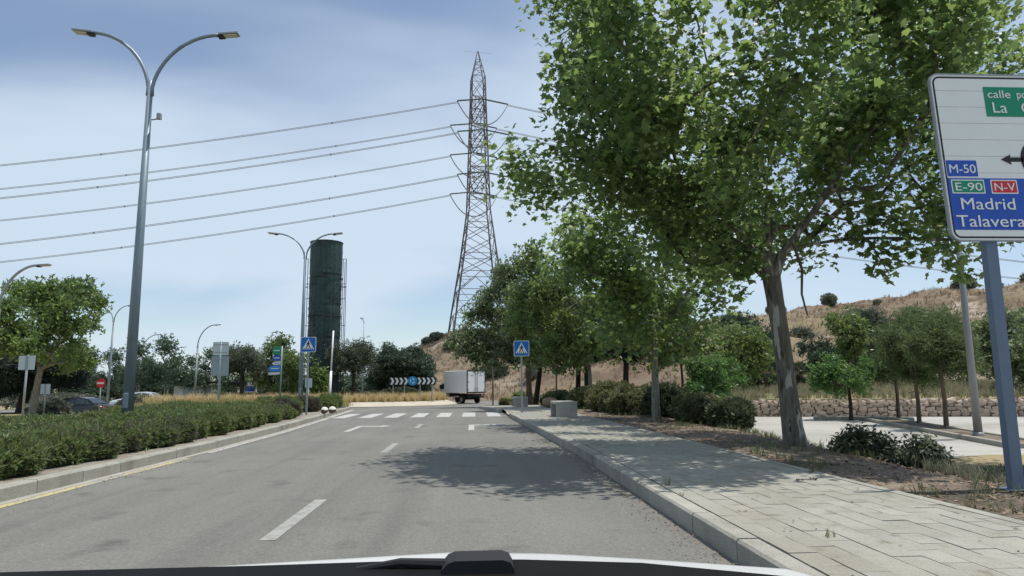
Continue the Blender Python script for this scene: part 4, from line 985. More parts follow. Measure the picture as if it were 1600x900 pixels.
# ------------------------------------------------------------------ parked / passing cars
def sedan(loc, rz, body, label, k=1.):
    t = thing('car', label, 'car', loc, rz)
    prof = [(-2.1, .42, .80), (-2.15, .62, .84), (-2.08, .92, .84), (-1.5, 1.0, .84), (-.4, .98, .85), (.6, .95, .85), (1.2, .92, .84), (2.0, .74, .80), (2.15, .55, .76), (2.1, .35, .76)]
    # body loft: stations along x with lower and upper profile
    st = [(-2.12, .45, .80, .70), (-2.0, .32, .92, .80), (-1.4, .22, .99, .85), (-.4, .2, .97, .87), (.6, .2, .95, .87), (1.2, .22, .91, .85), (1.9, .3, .78, .80), (2.15, .42, .62, .66)]
    V = []; F = []; nr = 10
    for x, zb, zt, w_ in st:
        for (yy, z) in ((-w_ * .92, zb), (-w_, zb + .12), (-w_, (zb + zt) / 2), (-w_ * .97, zt - .08), (-w_ * .82, zt), (w_ * .82, zt), (w_ * .97, zt - .08), (w_, (zb + zt) / 2), (w_, zb + .12), (w_ * .92, zb)): V.append((x, yy, z))
    for j in range(len(st) - 1):
        for i in range(nr): F.append([j * nr + i, (j + 1) * nr + i, (j + 1) * nr + (i + 1) % nr, j * nr + (i + 1) % nr])
    F += [list(range(nr)), [(len(st) - 1) * nr + i for i in range(nr)][::-1]]
    bd = raw('body', V, F, body, t, True)
    cs = [(-1.55, .98, .99, .74, .74), (-1.0, .97, 1.36, .74, .60), (-.3, .96, 1.45, .75, .58), (.35, .95, 1.40, .75, .58), (1.15, .92, .94, .74, .73)]
    V = []; F = []
    for x, zb, zt, wb, wt in cs: V += [(x, -wb, zb), (x, -wt, zt), (x, wt, zt), (x, wb, zb)]
    for j in range(4):
        for i in range(3): F.append([4 * j + i, 4 * j + 4 + i, 4 * j + 5 + i, 4 * j + 1 + i])
    raw('cabin', V, F, body, t, False)
    for s in (-1, 1):
        for xa, xb in ((-.95, -.36), (-.28, .42), (-1.3, -1.02)):
            def zt(x): return np.interp(x, [-1.55, -1., -.3, .35, 1.15], [.99, 1.36, 1.45, 1.40, .94])
            def wy(x, z): 
                k_ = (z - .97) / max(.05, zt(x) - .97); return .75 - .165 * min(1, max(0, k_)) + .012
            P = [(xa, 1.0), (xb, 1.0), (xb, zt(xb) - .08), (xa, zt(xa) - .08)]
            raw('side_window', [(x, s * wy(x, z), z) for x, z in P], [[0, 1, 2, 3]], GLASS, t)
        P = [(.5, 1.0), (.98, .99), (.52, zt(.52) - .09)]
        raw('side_window', [(x, s * wy(x, z), z) for x, z in P], [[0, 1, 2]], GLASS, t)
        mb = MB(); mb.box((.75, s * .95, 1.0), (.16, .14, .12), 0, .03); mb.build('mirror', body, t)
        for x in (-1.3, 1.35):
            mb = MB(); mb.tube([(x, s * .86, .31), (x, s * .66, .31)], .31, 20); w = mb.build('wheel', RUBBER, t); mb = MB(); mb.tube([(x, s * .865, .31), (x, s * .7, .31)], .2, 14); mb.build('rim', GALV2, w)
        mb = MB(); mb.box((-2.09, s * .58, .78), (.08, .28, .12), 0, .02); mb.build('tail_light', REDL, t)
        mb = MB(); mb.box((2.05, s * .55, .62), (.12, .28, .11), 0, .02); mb.build('headlight', LENS, t)
    raw('windscreen', [(1.13, -.66, .965), (.40, -.53, 1.385), (.40, .53, 1.385), (1.13, .66, .965)], [[0, 1, 2, 3]], GLASS, t).location = (.012, 0, .016)
    raw('rear_window', [(-1.5, -.66, 1.03), (-1.04, -.55, 1.34), (-1.04, .55, 1.34), (-1.5, .66, 1.03)], [[3, 2, 1, 0]], GLASS, t).location = (-.012, 0, .016)
    return t
sedan((-27.6, 58, -.50), R(183), CARS, 'silver car on the side road behind the tall lamp')
sedan((-25.6, 45.5, -.72), R(176), CARB, 'black car mostly hidden behind the left hedge')
#==PLANTS
# ------------------------------------------------------------------ hedge in the median
hg = thing('hedge', 'long low clipped green juniper hedge filling the median on the left', 'hedge', (-8.4, 16, .14))
g = np.random.default_rng(21)
def hedge_top(x, y): return .45 + .11 * n2(x * 2.1, y * 1.3) + .04 * n2(x * 6, y * 5) - .06 * sst(14, 26, y) + .06 * n2(x * 5, y * 4)
def hfront(y): return np.interp(y, [0, 10, 16, 24, 27], [-5.98, -6.02, -6.08, -6.45, -6.75]) + .10 * np.sin(y * 2.3 + np.sin(y * 1.1)) + .06 * np.sin(y * 6)
N1, N2 = 42000, 34000
y = 1 + 25 * g.uniform(0, 1, N1) ** 1.15; v = g.uniform(0, 1, N1); top = hedge_top(-6.5, y)
zf = .05 + (top - .05) * v; xf = hfront(y) - .06 - .30 * np.clip((v - .55) / .45, 0, 1) ** 2 + g.normal(size=N1) * .05 - .10 * (1 - v) 
P1 = np.stack([xf, y, zf], -1); n1_ = np.stack([np.ones(N1) * .75, g.normal(size=N1) * .5, .25 + v * 1.0], -1) + g.normal(size=(N1, 3)) * .4
y = 1 + 26.5 * g.uniform(0, 1, N2); x = hfront(y) - .3 - 4.2 * g.uniform(0, 1, N2) ** 1.3; z = hedge_top(x, y) + g.normal(size=N2) * .035
P2 = np.stack([x, y, z], -1); n2_ = upn(N2, g, .55); n2_[:, 0] += .2
P = np.concatenate([P1, P2]); Nn = np.concatenate([n1_, n2_])
Nn = Nn + g.normal(size=Nn.shape) * .55
dry = (n2(P[:, 0] * 1.7 + 3, P[:, 1] * 1.1) + .5 * g.normal(size=len(P))) > 1.25
P = P - [-8.4, 16, 0]
stuff(leaves('foliage', T_sprig(5, .10, 3, .55), P[~dry], Nn[~dry], .082, LHEDGE, hg, g, .5))
stuff(leaves('dry_foliage', T_sprig(5, .08, 3, .6), P[dry], Nn[dry], .082, LHEDGE2, hg, g, .5))
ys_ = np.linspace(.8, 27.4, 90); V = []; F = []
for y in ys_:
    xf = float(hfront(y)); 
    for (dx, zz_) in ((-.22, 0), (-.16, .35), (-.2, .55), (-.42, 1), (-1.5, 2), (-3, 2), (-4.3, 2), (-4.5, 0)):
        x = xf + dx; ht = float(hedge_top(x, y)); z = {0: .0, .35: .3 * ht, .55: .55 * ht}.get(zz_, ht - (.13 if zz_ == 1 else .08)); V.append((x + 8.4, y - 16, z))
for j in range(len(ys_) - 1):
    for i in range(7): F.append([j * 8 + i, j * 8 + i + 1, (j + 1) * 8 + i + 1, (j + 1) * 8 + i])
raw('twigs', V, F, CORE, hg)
mb = MB()
for i in range(80):
    y = g.uniform(2, 26); x = float(hfront(y)) - g.uniform(.12, .5); mb.tube([(x + 8.4, y - 16, -.03), (x + 8.4 + g.uniform(-.1, .15), y - 16 + g.uniform(-.1, .1), .55)], [.016, .008], 5)
mb.build('stem', BARKB, hg)
for i, (x, y, d, m_, lab) in enumerate([(-8.0, 29.3, (.85, 1.2, .8), LHEDGE, 'small green shrub at the far end of the juniper hedge'),
        (-7.4, 26.9, (.6, .7, .8), LHEDGE2, 'greyish shrub in front of the left crossing sign post'), (-7.7, 31.4, (.7, .9, .75), LHEDGE2, 'greyish shrub just beyond the left crossing sign'),
        (-7.7, 34.5, (.9, 1.6, .78), LHEDGE, 'dark green round shrub behind the white-capped kerb lumps'), (-8.1, 38.0, (.8, 1.4, .8), LHEDGE, 'last green shrub on the median nose'),
        (-9.4, 33, (1.0, 2.0, .8), LHEDGE, 'green shrub round the foot of the second street lamp'), (-10.2, 28.5, (1.3, 2.2, .75), STRAWG, 'straw-coloured dry bush in the median'),
        (-9.2, 37.5, (1.2, 2., .7), LOLSH, 'olive shrub beyond the second street lamp')]):
    shrub('shrub', lab, 'shrub', (x, y, .12), d, 2600, TSP, .13, m_, 40 + i)
# ------------------------------------------------------------------ hero plane tree
trunk = [(.06, 0, -.15), (.04, 0, .05), (.0, .0, .35), (-.03, .0, .9), (-.06, .01, 1.5), (-.11, .0, 2.1), (-.17, .0, 2.7), (-.2, .02, 3.1)]
blobs = [((.3, 0, 7.1), (3.9, 4.0, 3.5), 10), ((-2.2, -.2, 5.5), (1.5, 2.0, 1.2), 3.), ((3.3, -.3, 6.4), (2.3, 2.4, 2.3), 3.4), ((2.2, -.4, 4.8), (1.5, 1.3, .8), 1.4), ((-2.6, 0, 7.9), (1.8, 2.2, 1.6), 3), ((-.9, -.3, 4.4), (1.5, 1.6, .8), .9)]
def skip_low(T):
    # keep the fork and the gap under the crown on the right open
    return ((T[:, 2] < 4.5) & (T[:, 0] > .0) & (T[:, 0] < 1.0)) | ((T[:, 2] < 3.5))
T1 = tree('plane_tree', 'large plane tree with thick mottled trunk beside the pavement', 'tree', (5.72, 12.03, .12), trunk, blobs, 200, 165, .36, TP, .120, BARK, LPL, 2, lobes=56, lspread=.62, seeds=[[(.05, -.05, 3.6), (.45, -.15, 4.1), (.9, -.2, 4.7), (1.5, -.2, 5.5), (2.2, -.2, 6.3)], [(-.35, 0, 3.6), (-.6, .1, 4.3), (-.95, .15, 5.1), (-1.3, .1, 6.2)], [(-.2, .1, 3.7), (-.1, .25, 4.6), (.1, .4, 5.8), (.2, .4, 7.2)], [(-.45, -.1, 3.5), (-1.1, -.3, 4.1), (-2., -.5, 4.7)]], r0=.135,
          trunk_r=[.25, .215, .185, .168, .158, .153, .153, .165], sides=10, skip=skip_low, up=.7, group='plane trees along the pavement', shell=.3)
g = np.random.default_rng(71); mb = MB(); mb.tube([(.15, -.2, 3.7), (.26, -.25, 3.2), (.22, -.25, 2.75), (.3, -.25, 2.35)], [.03, .025, .02, .012], 6); mb.build('dead_branch', BARKB, T1)
# hanging lower right twigs
def hang(root, pts, n, seed, m=LPL):
    g = np.random.default_rng(seed); mb = MB(); mb.tube(pts, np.linspace(.03, .006, len(pts)), 5); mb.build('branch', BARK, root)
    A = np.array(pts); s = g.uniform(.25, 1, n) * (len(pts) - 1); i = np.minimum(s.astype(int), len(pts) - 2); f = (s - i)[:, None]
    P = A[i] * (1 - f) + A[i + 1] * f + g.normal(size=(n, 3)) * .16 * np.array([1, 1, .8]); nr = g.normal(size=P.shape); nr[:, 2] = np.abs(nr[:, 2]) + .5; nr[:, 1] -= .5
    stuff(leaves('branch_leaves', TP, P, nr, .165, m, root, g))
hang(T1, [(.6, -.2, 4.3), (1.2, -.3, 4.1), (1.6, -.35, 3.55), (1.85, -.35, 3.05)], 150, 3)
hang(T1, [(.9, -.2, 4.5), (1.5, -.5, 4.4), (1.95, -.6, 4.0), (2.2, -.6, 3.4)], 130, 4)
hang(T1, [(-.3, -.2, 3.7), (-.6, -.3, 3.6), (-.85, -.35, 3.3), (-.95, -.35, 3.0)], 110, 5)
hang(T1, [(2.8, .3, 4.8), (3.4, .6, 4.3), (3.9, .7, 3.6), (4.1, .7, 3.2)], 110, 6)
hang(T1, [(2.6, -.1, 5.0), (3.0, -.2, 4.4), (3.2, -.2, 3.9)], 110, 7)
# second and third plane trees in the row
tr2 = [(.02, 0, -.1), (.0, 0, .5), (0.02, 0, 1.5), (.0, 0, 2.6), (-.03, 0, 3.2)]
T2 = tree('plane_tree', 'slim pale-trunked plane tree, second from the camera in the pavement row', 'tree', (5.71, 21.2, .12), tr2,
          [((-.3, 0, 5.2), (3.3, 3.0, 2.5), 6), ((-.2, -.3, 3.7), (2.0, 1.8, 1.0), 1.5), ((-1.5, 0, 4.6), (2.0, 2, 1.7), 1.5)], 70, 110, .38, TP, .16, BARKP, LPL, 5, lobes=24, lspread=.6, r0=.12, sides=8, group='plane trees along the pavement', up=.7)
T3 = tree('plane_tree', 'thin plane tree with a lean pale stem, third in the pavement row', 'tree', (5.75, 33.6, .0), [(.0, 0, -.1), (.05, 0, 1.), (0, 0, 2.2), (.03, 0, 3.)],
          [((.0, 0, 5.6), (3.0, 2.8, 2.8), 6), ((-.4, -.3, 3.9), (2.2, 2, 1.1), 1.5)], 64, 80, .42, TC, .25, BARKP, LPL2, 6, lobes=18, lspread=.65, r0=.10, group='plane trees along the pavement')
T4 = tree('plane_tree', 'broad dense plane tree behind the right crossing sign', 'tree', (3.6, 44.5, -.1), [(.0, 0, -.1), (.0, 0, 1.5), (-.05, 0, 3.)],
          [((-.5, 0, 6.5), (3.5, 3.3, 3.9), 8), ((-1.6, -.2, 4.6), (2.7, 2.5, 2.0), 3), ((1.8, 0, 5.6), (2.5, 2.5, 2.8), 3)], 125, 82, .42, TC, .26, BARKB, LMID, 7, lobes=30, lspread=.7, r0=.19)
# stone pines under and behind
def stone_pine(name, label, loc, lean, hb, rx, rz_, seed, n=45, r0=.2):
    return tree(name, label, 'tree', loc, [(-lean, 0, -.2), (-lean * .5, 0, hb * .35), (0, 0, hb * .75), (.05, 0, hb * 1.1)], [((0, 0, hb + rz_ * .95), (rx, rx * .9, rz_), 1)], n, 70, .42, TNE, .42, BARKD, LPINE, seed,
                r0=r0, up=.3, shell=.2, group='stone pines', flat=.7, flare=1.15)
stone_pine('stone_pine', 'leaning dark stone pine trunk nearest the right crossing sign', (4.55, 47, -.25), .35, 3.0, 2.9, 1.5, 11)
stone_pine('stone_pine', 'dark stone pine behind the third plane tree', (7.75, 50, .1), .1, 3.0, 2.8, 1.5, 12)
stone_pine('stone_pine', 'dark stone pine to the right of the thin plane tree', (10.2, 45, .35), .1, 2.6, 2.9, 1.6, 13)
stone_pine('stone_pine', 'stone pine behind the gap between the two pavement benches', (9.0, 54, .2), .0, 3.1, 2.6, 1.6, 14)
# parking-lot and terrace trees
def young(name, label, loc, H, hb, rx, m_, tm, ls, seed, n=26, nl=55, bark=BARKB, r0=.06, group=None, crad=.28, blobs=None):
    c = (hb + H) / 2
    return tree(name, label, 'tree', loc, [(0, 0, -.1), (.03, 0, hb * .5), (.0, 0, hb), (.02, 0, c)], blobs or [((0, 0, c), (rx, rx, (H - hb) / 2), 1)], n, nl, crad, tm, ls, bark, m_, seed, r0=r0, rtip=.008, shell=.15, group=group, lobes=max(6, n // 4), lspread=rx * .26)
young('young_pine', 'young bushy pine with a thin trunk, left of two in the planter strip', (15.3, 22.75, -.22), 3.75, 1.6, 1.05, LPINE2, TNE, .22, 21, 38, 55)
young('young_pine', 'young bushy pine with a thin trunk, right of two in the planter strip', (14.72, 20.6, -.22), 3.3, 1.7, .72, LPINE2, TNE, .22, 22, 24, 50)
young('young_pine', 'young pine farther back in the short planter', (16.6, 25.9, -.22), 3.5, 1.8, .7, LPINE2, TNE, .22, 23, 20, 50)
young('small_tree', 'small round bright green tree standing before the stone wall', (14.85, 26.2, -.25), 2.15, 1.35, .95, LFRESH, TC, .16, 24, 26, 60, BARKD, crad=.2)
young('small_tree', 'small bright feathery green tree at the left end of the stone wall', (9.5, 27.2, .0), 1.95, .55, .95, LFRESH, TC, .15, 25, 36, 70, BARKD, crad=.2)
young('small_tree', 'slim pale green plane sapling behind the feathery green tree', (10.25, 33, .5), 4.7, 1.7, 1.35, LPL2, TC, .24, 26, 40, 40, BARKD, crad=.33)
young('small_tree', 'light green sapling with thin pale trunk on the terrace', (16.15, 40, .7), 3.7, 1.0, 1.7, LPL2, TC, .25, 27, 40, 34, BARKP, crad=.4)
young('dark_tree', 'dark blue-green conical tree below the hill skyline, left one', (23.2, 58, 1.2), 5.9, .5, 1.5, LBUSH, TC, .3, 28, 44, 60, BARKD, crad=.4)
young('dark_tree', 'dark blue-green spreading tree below the hill skyline, right one', (26.3, 60, 1.6), 4.3, .4, 1.9, LBUSH, TC, .3, 29, 44, 60, BARKD, crad=.45)
young('olive_tree', 'dark low tree at the hill foot left of the tall sapling', (23.5, 44.5, 1.0), 2.9, 1.0, 1.3, LBUSH, TC, .24, 30, 30, 60, BARKD, crad=.35)
young('small_tree', 'tall narrow bright green sapling at the hill foot', (24.2, 42.5, .95), 5.2, 1.2, .85, LPL2, TC, .25, 31, 26, 36, BARKD, crad=.38)
young('dark_tree', 'tallest dark pine at the hill foot behind the young pines', (31.6, 46, 1.2), 6.2, 1.4, 1.9, LPINE2, TNE, .38, 32, 46, 60, BARKD, crad=.5)
young('dark_tree', 'grey-green pine left of the tallest dark pine', (28.6, 46, 1.2), 4.6, 1.0, 1.6, LOLIVE, TNE, .38, 33, 40, 60, BARKD, crad=.45)
young('small_tree', 'light green tree right of the tallest dark pine', (32.5, 43, 1.1), 3.8, 1.1, 1.2, LPL2, TC, .25, 34, 28, 40, BARKD, crad=.4)
young('small_tree', 'leafy tree behind the blue-grey sign post', (25.6, 31, .55), 3.9, 1.1, 1.5, LMID, TC, .24, 35, 40, 50, BARKD, crad=.38)
young('small_tree', 'leafy green tree at the right edge beyond the sign post', (29.2, 33, .6), 4.2, 1.0, 1.5, LMID, TC, .24, 36, 40, 50, BARKD, crad=.38)
shrub('long_bush', 'long dark clipped bush on the terrace under the hill', 'shrub', (20.5, 46, .9), (2.6, .8, 1.1), 2600, TC, .24, LSHRUB, 62)
shrub('long_bush', 'dark clipped bush right of the mottled trunk on the terrace', 'shrub', (25.5, 47.5, 1.05), (1.6, .8, .95), 1800, TC, .24, LSHRUB, 63)
# ------------------------------------------------------------------ bushes by the pavement
bl = [((5.15, 30.5), (.9, 1.3, 1.25), LOLSH, 'olive bush nearest the boulder behind the bench'), ((5.5, 27.3), (1.0, 1.5, 1.3), LOLSH, 'olive bush behind the nearer concrete bench'),
      ((6.1, 25.2), (1.1, 1.4, 1.35), LOLSH, 'rounded olive bush left of the second plane trunk'), ((6.9, 23.3), (1.0, 1.2, 1.3), LSHRUB, 'dark bush just behind the second plane trunk'),
      ((6.55, 20.3), (.9, 1.1, 1.05), LOLSH, 'olive bush with reddish tips right of the second plane trunk'), ((6.85, 18.3), (.85, 1.0, .88), LSHRUB, 'last low dark bush before the parking lot opens'),
      ((7.6, 25.6), (1.1, 1.4, 1.3), LOLSH, 'olive bush at the left end of the stone wall'), ((6.2, 33.5), (1.2, 1.5, 1.3), LOLSH, 'green-brown bush around the thin third plane stem'),
      ((4.6, 36.5), (.9, 1.3, 1.1), LSHRUB, 'dark bush behind the farther bench'), ((8.3, 30), (1.3, 1.6, 1.2), LOLSH, 'wide bush behind the pavement bushes near the saplings')]
for i, ((x, y), d, m_, lab) in enumerate(bl):
    shrub('bush', lab, 'bush', (x, y, float(verge_z(x, y)) - .02), d, 3600, TSP2 if i % 2 else TC, .15, m_, 80 + i, 'bushes along the pavement verge', core=.55, lumps=7)
shrub('dark_bush', 'left of two dark leafy bushes right of the big plane trunk', 'bush', (6.55, 11.2, float(verge_z(6.55, 11.2)) - .03), (.62, .5, .66), 3400, TK, .085, LSHRUB, 95, 'dark bushes by the big plane', core=.4)
shrub('dark_bush', 'right of two dark leafy bushes right of the big plane trunk', 'bush', (6.95, 10.35, float(verge_z(6.95, 10.35)) - .03), (.52, .5, .68), 3000, TK, .085, LSHRUB, 96, 'dark bushes by the big plane', core=.4)
shrub('bush', 'low grey-green weedy bush in front of the blue-grey sign post', 'bush', (7.6, 9.3, -.3), (1.1, .7, .42), 2200, TSP, .12, LOLIVE, 97)
shrub('small_bush', 'small dark bush at the foot of the yield sign', 'bush', (2.6, 57.5, -.5), (.6, .5, .6), 900, TSP2, .2, LOLSH, 98)
shrub('small_bush', 'yellow-green bush on the dry slope right of the yield sign', 'bush', (4.2, 56.5, -.4), (1.0, .9, 1.2), 1200, TSP2, .25, LPL2, 99)
# ------------------------------------------------------------------ island plants
young('olive_tree', 'small olive tree with a forked trunk right of the green tower', (-10.9, 62, -.1), 5.2, 2.6, 1.7, LOLIVE, TOL, .28, 50, 40, 60, BARKD, .14, crad=.42)
tree('round_tree', 'broad round dark green tree behind the chevron board', 'tree', (-7.5, 71, -.5), [(0, 0, -.1), (0, 0, .8), (0, 0, 1.6)], [((0, 0, 3.1), (3.3, 3., 2.7), 1), ((-.2, 0, 3.6), (2.4, 2.4, 2.3), .5)], 120, 100, .42, TC, .28, BARKD, LBUSH, 51, r0=.2, shell=.4)
young('olive_tree', 'olive tree with forked trunk right of the twin sign backs', (-20.1, 60, -.3), 4.7, 2.6, 1.5, LOLIVE, TOL, .28, 52, 36, 60, BARKD, .16, crad=.42)
young('olive_tree', 'low olive tree behind the arrow boards signpost', (-17.6, 62, -.3), 3.4, 1.3, 1.4, LOLIVE, TOL, .28, 53, 30, 60, BARKD, .12, crad=.4)
young('small_tree', 'light green sapling above the arrow boards signpost', (-18.9, 65, -.4), 6.1, 1.6, 1.5, LPL2, TC, .3, 54, 44, 26, BARKP, .07, crad=.4)
young('small_tree', 'light green sapling left of the green tower base', (-15.6, 58, -.4), 4.6, 1.0, 1.0, LPL2, TC, .28, 55, 26, 34, BARKP, .06, crad=.36)
shrub('ivy_bush', 'bright green ivy-like bush at the tower foot', 'bush', (-13.4, 58.8, -.42), (1.15, .8, 3.9), 1900, TC, .26, LFRESH if False else LPL, 56, core=.5, lumps=9)
shrub('bush', 'dark low bush at the right of the tower foot', 'bush', (-9.2, 64, -.4), (2.0, 1.0, 1.2), 1600, TSP2, .26, LBUSH, 57)
shrub('bush', 'grey-green low bush behind the chevron posts', 'bush', (-6.6, 66.5, -.1), (2.6, 1.2, 1.2), 1600, TSP2, .26, LOLIVE, 58)
shrub('bush', 'grey low bushes between the tower and the arrow boards', 'bush', (-17, 57.5, -.42), (2.6, 1.0, 1.1), 1800, TSP2, .26, LHEDGE2, 59)
# feather grass tufts round the island front
g = np.random.default_rng(33); proto = None; cnt = 0
for ring, r_ in ((0, 13.95), (1, 13.3), (2, 12.5)):
    for k in range(60):
        a = R(-150 + 190 * k / 59 + ring * 1.3); q = r_ + g.uniform(-.25, .25); x, y = RC[0] + q * math.cos(a), RC[1] + q * math.sin(a)
        if cnt >= 190: break
        if proto is None:
            proto = thing('feather_grass', 'tuft of blond feather grass on the roundabout edge', 'grass tuft', (x, y, 0), 0, 'feather grass tufts on the roundabout')
            n_ = 10; P = g.normal(size=(n_, 3)) * [.16, .16, 0]; stuff(leaves('blades', TBF, P, upn(n_, g, .2), .72, STRAW, proto, g)); o = proto
        else: o = dup(proto, (x, y, 0), g.uniform(0, 6.28), scale=g.uniform(.78, 1.12))
        o.location = (x, y, float(gz(y)) + .42); cnt += 1
# dry grass left of the island and elsewhere (uncountable)
def grass(name, x, y, z, size, m, g, tm=TB, nrm=.2):
    return stuff(leaves(name, tm, np.stack([x, y, z], -1), upn(len(x), g, nrm), size, m, None, g))
n = 3200; x = g.uniform(-22.5, -9.5, n); y = g.uniform(45, 56, n); ok = np.hypot(x - RC[0], y - RC[1]) > 0
grass('dry_grass', x[ok], y[ok], gz(y[ok]) - .06, .75, STRAWG, g)
n = 4200; a = g.uniform(0, 6.28, n); r_ = 11 * np.sqrt(g.uniform(0, 1, n)); x = RC[0] + r_ * np.cos(a); y = RC[1] + r_ * np.sin(a); grass('island_grass', x, y, gz(y) + .42, .4, STRAWG, g)
n = 16000; x = g.uniform(-20, 100, n); v = g.uniform(0, 1.02, n); yt = np.interp(x, _tx, _ty); yr = np.interp(x, _hx, _hy); y = yt + (yr - yt) * v; keep = n2(x * 1.3, y * 1.3) > -.5; x, y = x[keep], y[keep]
grass('hill_grass', x, y, hill_z(x, y) - .05, .55, STRAW if False else leafm('hill_straw', [(.18, .125, .08), (.23, .18, .115), (.14, .095, .065), (.13, .115, .065)], .2, .9), g)
n = 9000; x = g.uniform(10, 60, n); v = g.uniform(0, 1, n); y = yw(x) + .3 + (np.interp(x, _tx, _ty) - yw(x)) * v; grass('terrace_grass', x, y, terr_z(x, y) - .03, .5, leafm('terrace_blade', [(0.116, 0.14, 0.068), (0.194, 0.19, 0.108), (0.291, 0.25, 0.176), (0.087, 0.11, 0.054)], .25, .9), g)
n = 5200; x = g.uniform(3, 12, n); y = g.uniform(44, 78, n); k = ~((y < 55.5) & (y > 43)); x, y = x[k], y[k]; grass('roadside_grass', x, y, land_z(x, y) - .02, .6, STRAWG, g)
n = 2600; y = 3 + 40 * g.uniform(0, 1, n) ** 1.3; t_ = g.uniform(.05, 1, n); x = xr(y) + (xe(y) + .6 - xr(y)) * t_; k = n2(x * 2.2, y * 2.2) > .15; x, y = x[k], y[k]
grass('verge_grass', x, y, verge_z(x, y) - .01, .17, GREENG, g)
n = 1300; x = g.uniform(6.6, 9.6, n); y = g.uniform(7.6, 10.6, n); grass('patch_grass', x, y, np.maximum(verge_z(x, y), -.25) - .01, .24, leafm('dry_green_blade', [(0.097, 0.13, 0.081), (0.175, 0.18, 0.121), (0.291, 0.26, 0.189)], .2, .9), g)
# mulch chips on the verge
n = 9000; y = 3 + 22 * g.uniform(0, 1, n) ** 1.6; t_ = g.uniform(0.02, .95, n); x = xr(y) + (xe(y) - xr(y)) * t_
stuff(leaves('mulch_chips', TK, np.stack([x, y, verge_z(x, y) + .006], -1), upn(n, g, .35), .055, CHIP, None, g, .6))
n = 2600; y = 2.5 + 24 * g.uniform(0, 1, n) ** 1.8; x = xk(y) - np.abs(g.normal(size=n)) * .16 - .01
stuff(leaves('kerb_grit', TK, np.stack([x, y, gz(y) + .008], -1), upn(n, g, .5), .022, CHIP, None, g, .7))
n = 1500; y = 4 + 22 * g.uniform(0, 1, n) ** 1.5; x = xl(y) + .13 + np.abs(g.normal(size=n)) * .2
stuff(leaves('kerb_grit', TK, np.stack([x, y, gz(y) + .008], -1), upn(n, g, .5), .024, CHIP, None, g, .7))
n = 150; y = 2.2 + 14 * g.uniform(0, 1, n) ** 1.3; x = g.uniform(2.1, 4.2, n)
stuff(leaves('pavement_litter', TK, np.stack([x, y, gz(y) + .181], -1), upn(n, g, .4), .030, CHIP, None, g, .7))
# weeds in the pavement joints and litter
for i, (x, y, s) in enumerate([(2.12, 7.6, .09), (2.6, 5.0, .07), (2.1, 6.9, .06), (4.2, 8.4, .12)]):
    w = thing('weed', ['small weed growing by the kerb at the edge of the tree shade', 'tiny weed in a paver joint in the foreground', 'tiny weed behind the kerb nearest the car', 'low weed at the outer edging of the pavement'][i], 'weed', (x, y, .165))
    stuff(leaves('blades', TB, g.normal(size=(4, 3)) * [.02, .02, 0], upn(4, g, .3), s, GREENG, w, g))
tw = thing('fallen_twig', 'dark fallen twig with dry leaves on the sunlit pavement', 'twig', (3.8, 7.75, .178)); tw.scale = (.6, .6, .6)
mb = MB(); mb.tube([(-.16, 0, .006), (-.05, .02, .012), (.08, -.01, .008), (.2, .02, .012)], .008, 5); mb.build('stem', BARKD, tw)
P = np.stack([g.uniform(-.2, .24, 16), g.normal(size=16) * .03, g.uniform(.005, .03, 16)], -1); stuff(leaves('dry_leaves', TK, P, upn(16, g, .5), .07, BARKD, tw, g))
hs = MB(); hs.tube([(4.9, 5.2, .17), (5.6, 6.6, .15), (6.1, 8.0, .05), (6.5, 9.3, -.08), (7.2, 10.8, -.2)], .016, 6); tag(hs.build('irrigation_hose', RUBBER), 'black irrigation hose lying across the verge by the sign post', 'hose')
# ------------------------------------------------------------------ left background trees
L1 = tree('plane_tree', 'large leafy plane tree with pale trunk at the far left', 'tree', (-23.7, 38, -.3), [(0, 0, -.1), (.1, 0, 1.2), (.25, 0, 2.6)], [((-.1, 0, 5.0), (2.6, 2.4, 2.4), 6), ((-2.0, 0, 4.4), (1.8, 1.8, 1.4), 2), ((1.9, 0, 3.9), (1.2, 1.4, 1.1), 1.3), ((.4, 0, 6.4), (1.0, 1., 1.0), .6)], 70, 56, .34, TC, .26, BARKP, LPL, 60, lobes=20, lspread=.55, r0=.16, group='trees in the left background')
stone_pine('stone_pine', 'dark umbrella pine behind the far-left plane tree', (-29.2, 46, -.5), .2, 1.9, 3.9, 1.3, 15, n=80, r0=.32)
bg = young('small_tree', 'slender light green plane tree right of the tall near lamp', (-31, 70, -.5), 6.2, 1.9, 1.8, LFAR, TC, .30, 61, 30, 34, BARKP, .09, group='trees in the left background', crad=.45)
for i, (x, y, s, lab) in enumerate([(-34.2, 71, .95, 'slender plane tree just left of the tall near lamp'), (-27.8, 72, .86, 'slender plane tree between the tall lamp and the single lamp'),
        (-25.4, 73, .8, 'slender plane tree behind the single-armed lamp'), (-23.3, 76, .82, 'slender plane tree left of the twin sign backs'), (-38.5, 74, .85, 'slender plane tree right of the pale double lamp'), (-33, 80, .8, 'farther plane tree behind the silver car')]):
    dup(bg, (x, y, -.5), i * 1.7, lab, (s, s, s))
bt = tree('far_tree', 'dark rounded tree on the left horizon behind the cars', 'tree', (-44, 95, -.6), [(0, 0, -.1), (0, 0, 1.), (0, 0, 2.)], [((0, 0, 3.), (3.6, 3., 2.3), 1)], 60, 70, .55, TC2, .42, BARKD, LFAR, 64, r0=.2, group='trees on the left horizon', shell=.3)
labs = ['leftmost dark tree on the horizon at the frame edge', 'wide dark tree on the horizon under the umbrella pine', 'dark tree on the horizon right of the no entry sign', 'low dark tree on the horizon behind the shelter', 'low horizon tree right of the shelter', 'low horizon tree behind the arrow boards', 'low horizon tree left of the tower', 'low horizon tree right of the tower', 'distant tree between the tower and the round tree', 'horizon tree behind the pale double lamp', 'dark tree on the horizon between the small sign and the black car']
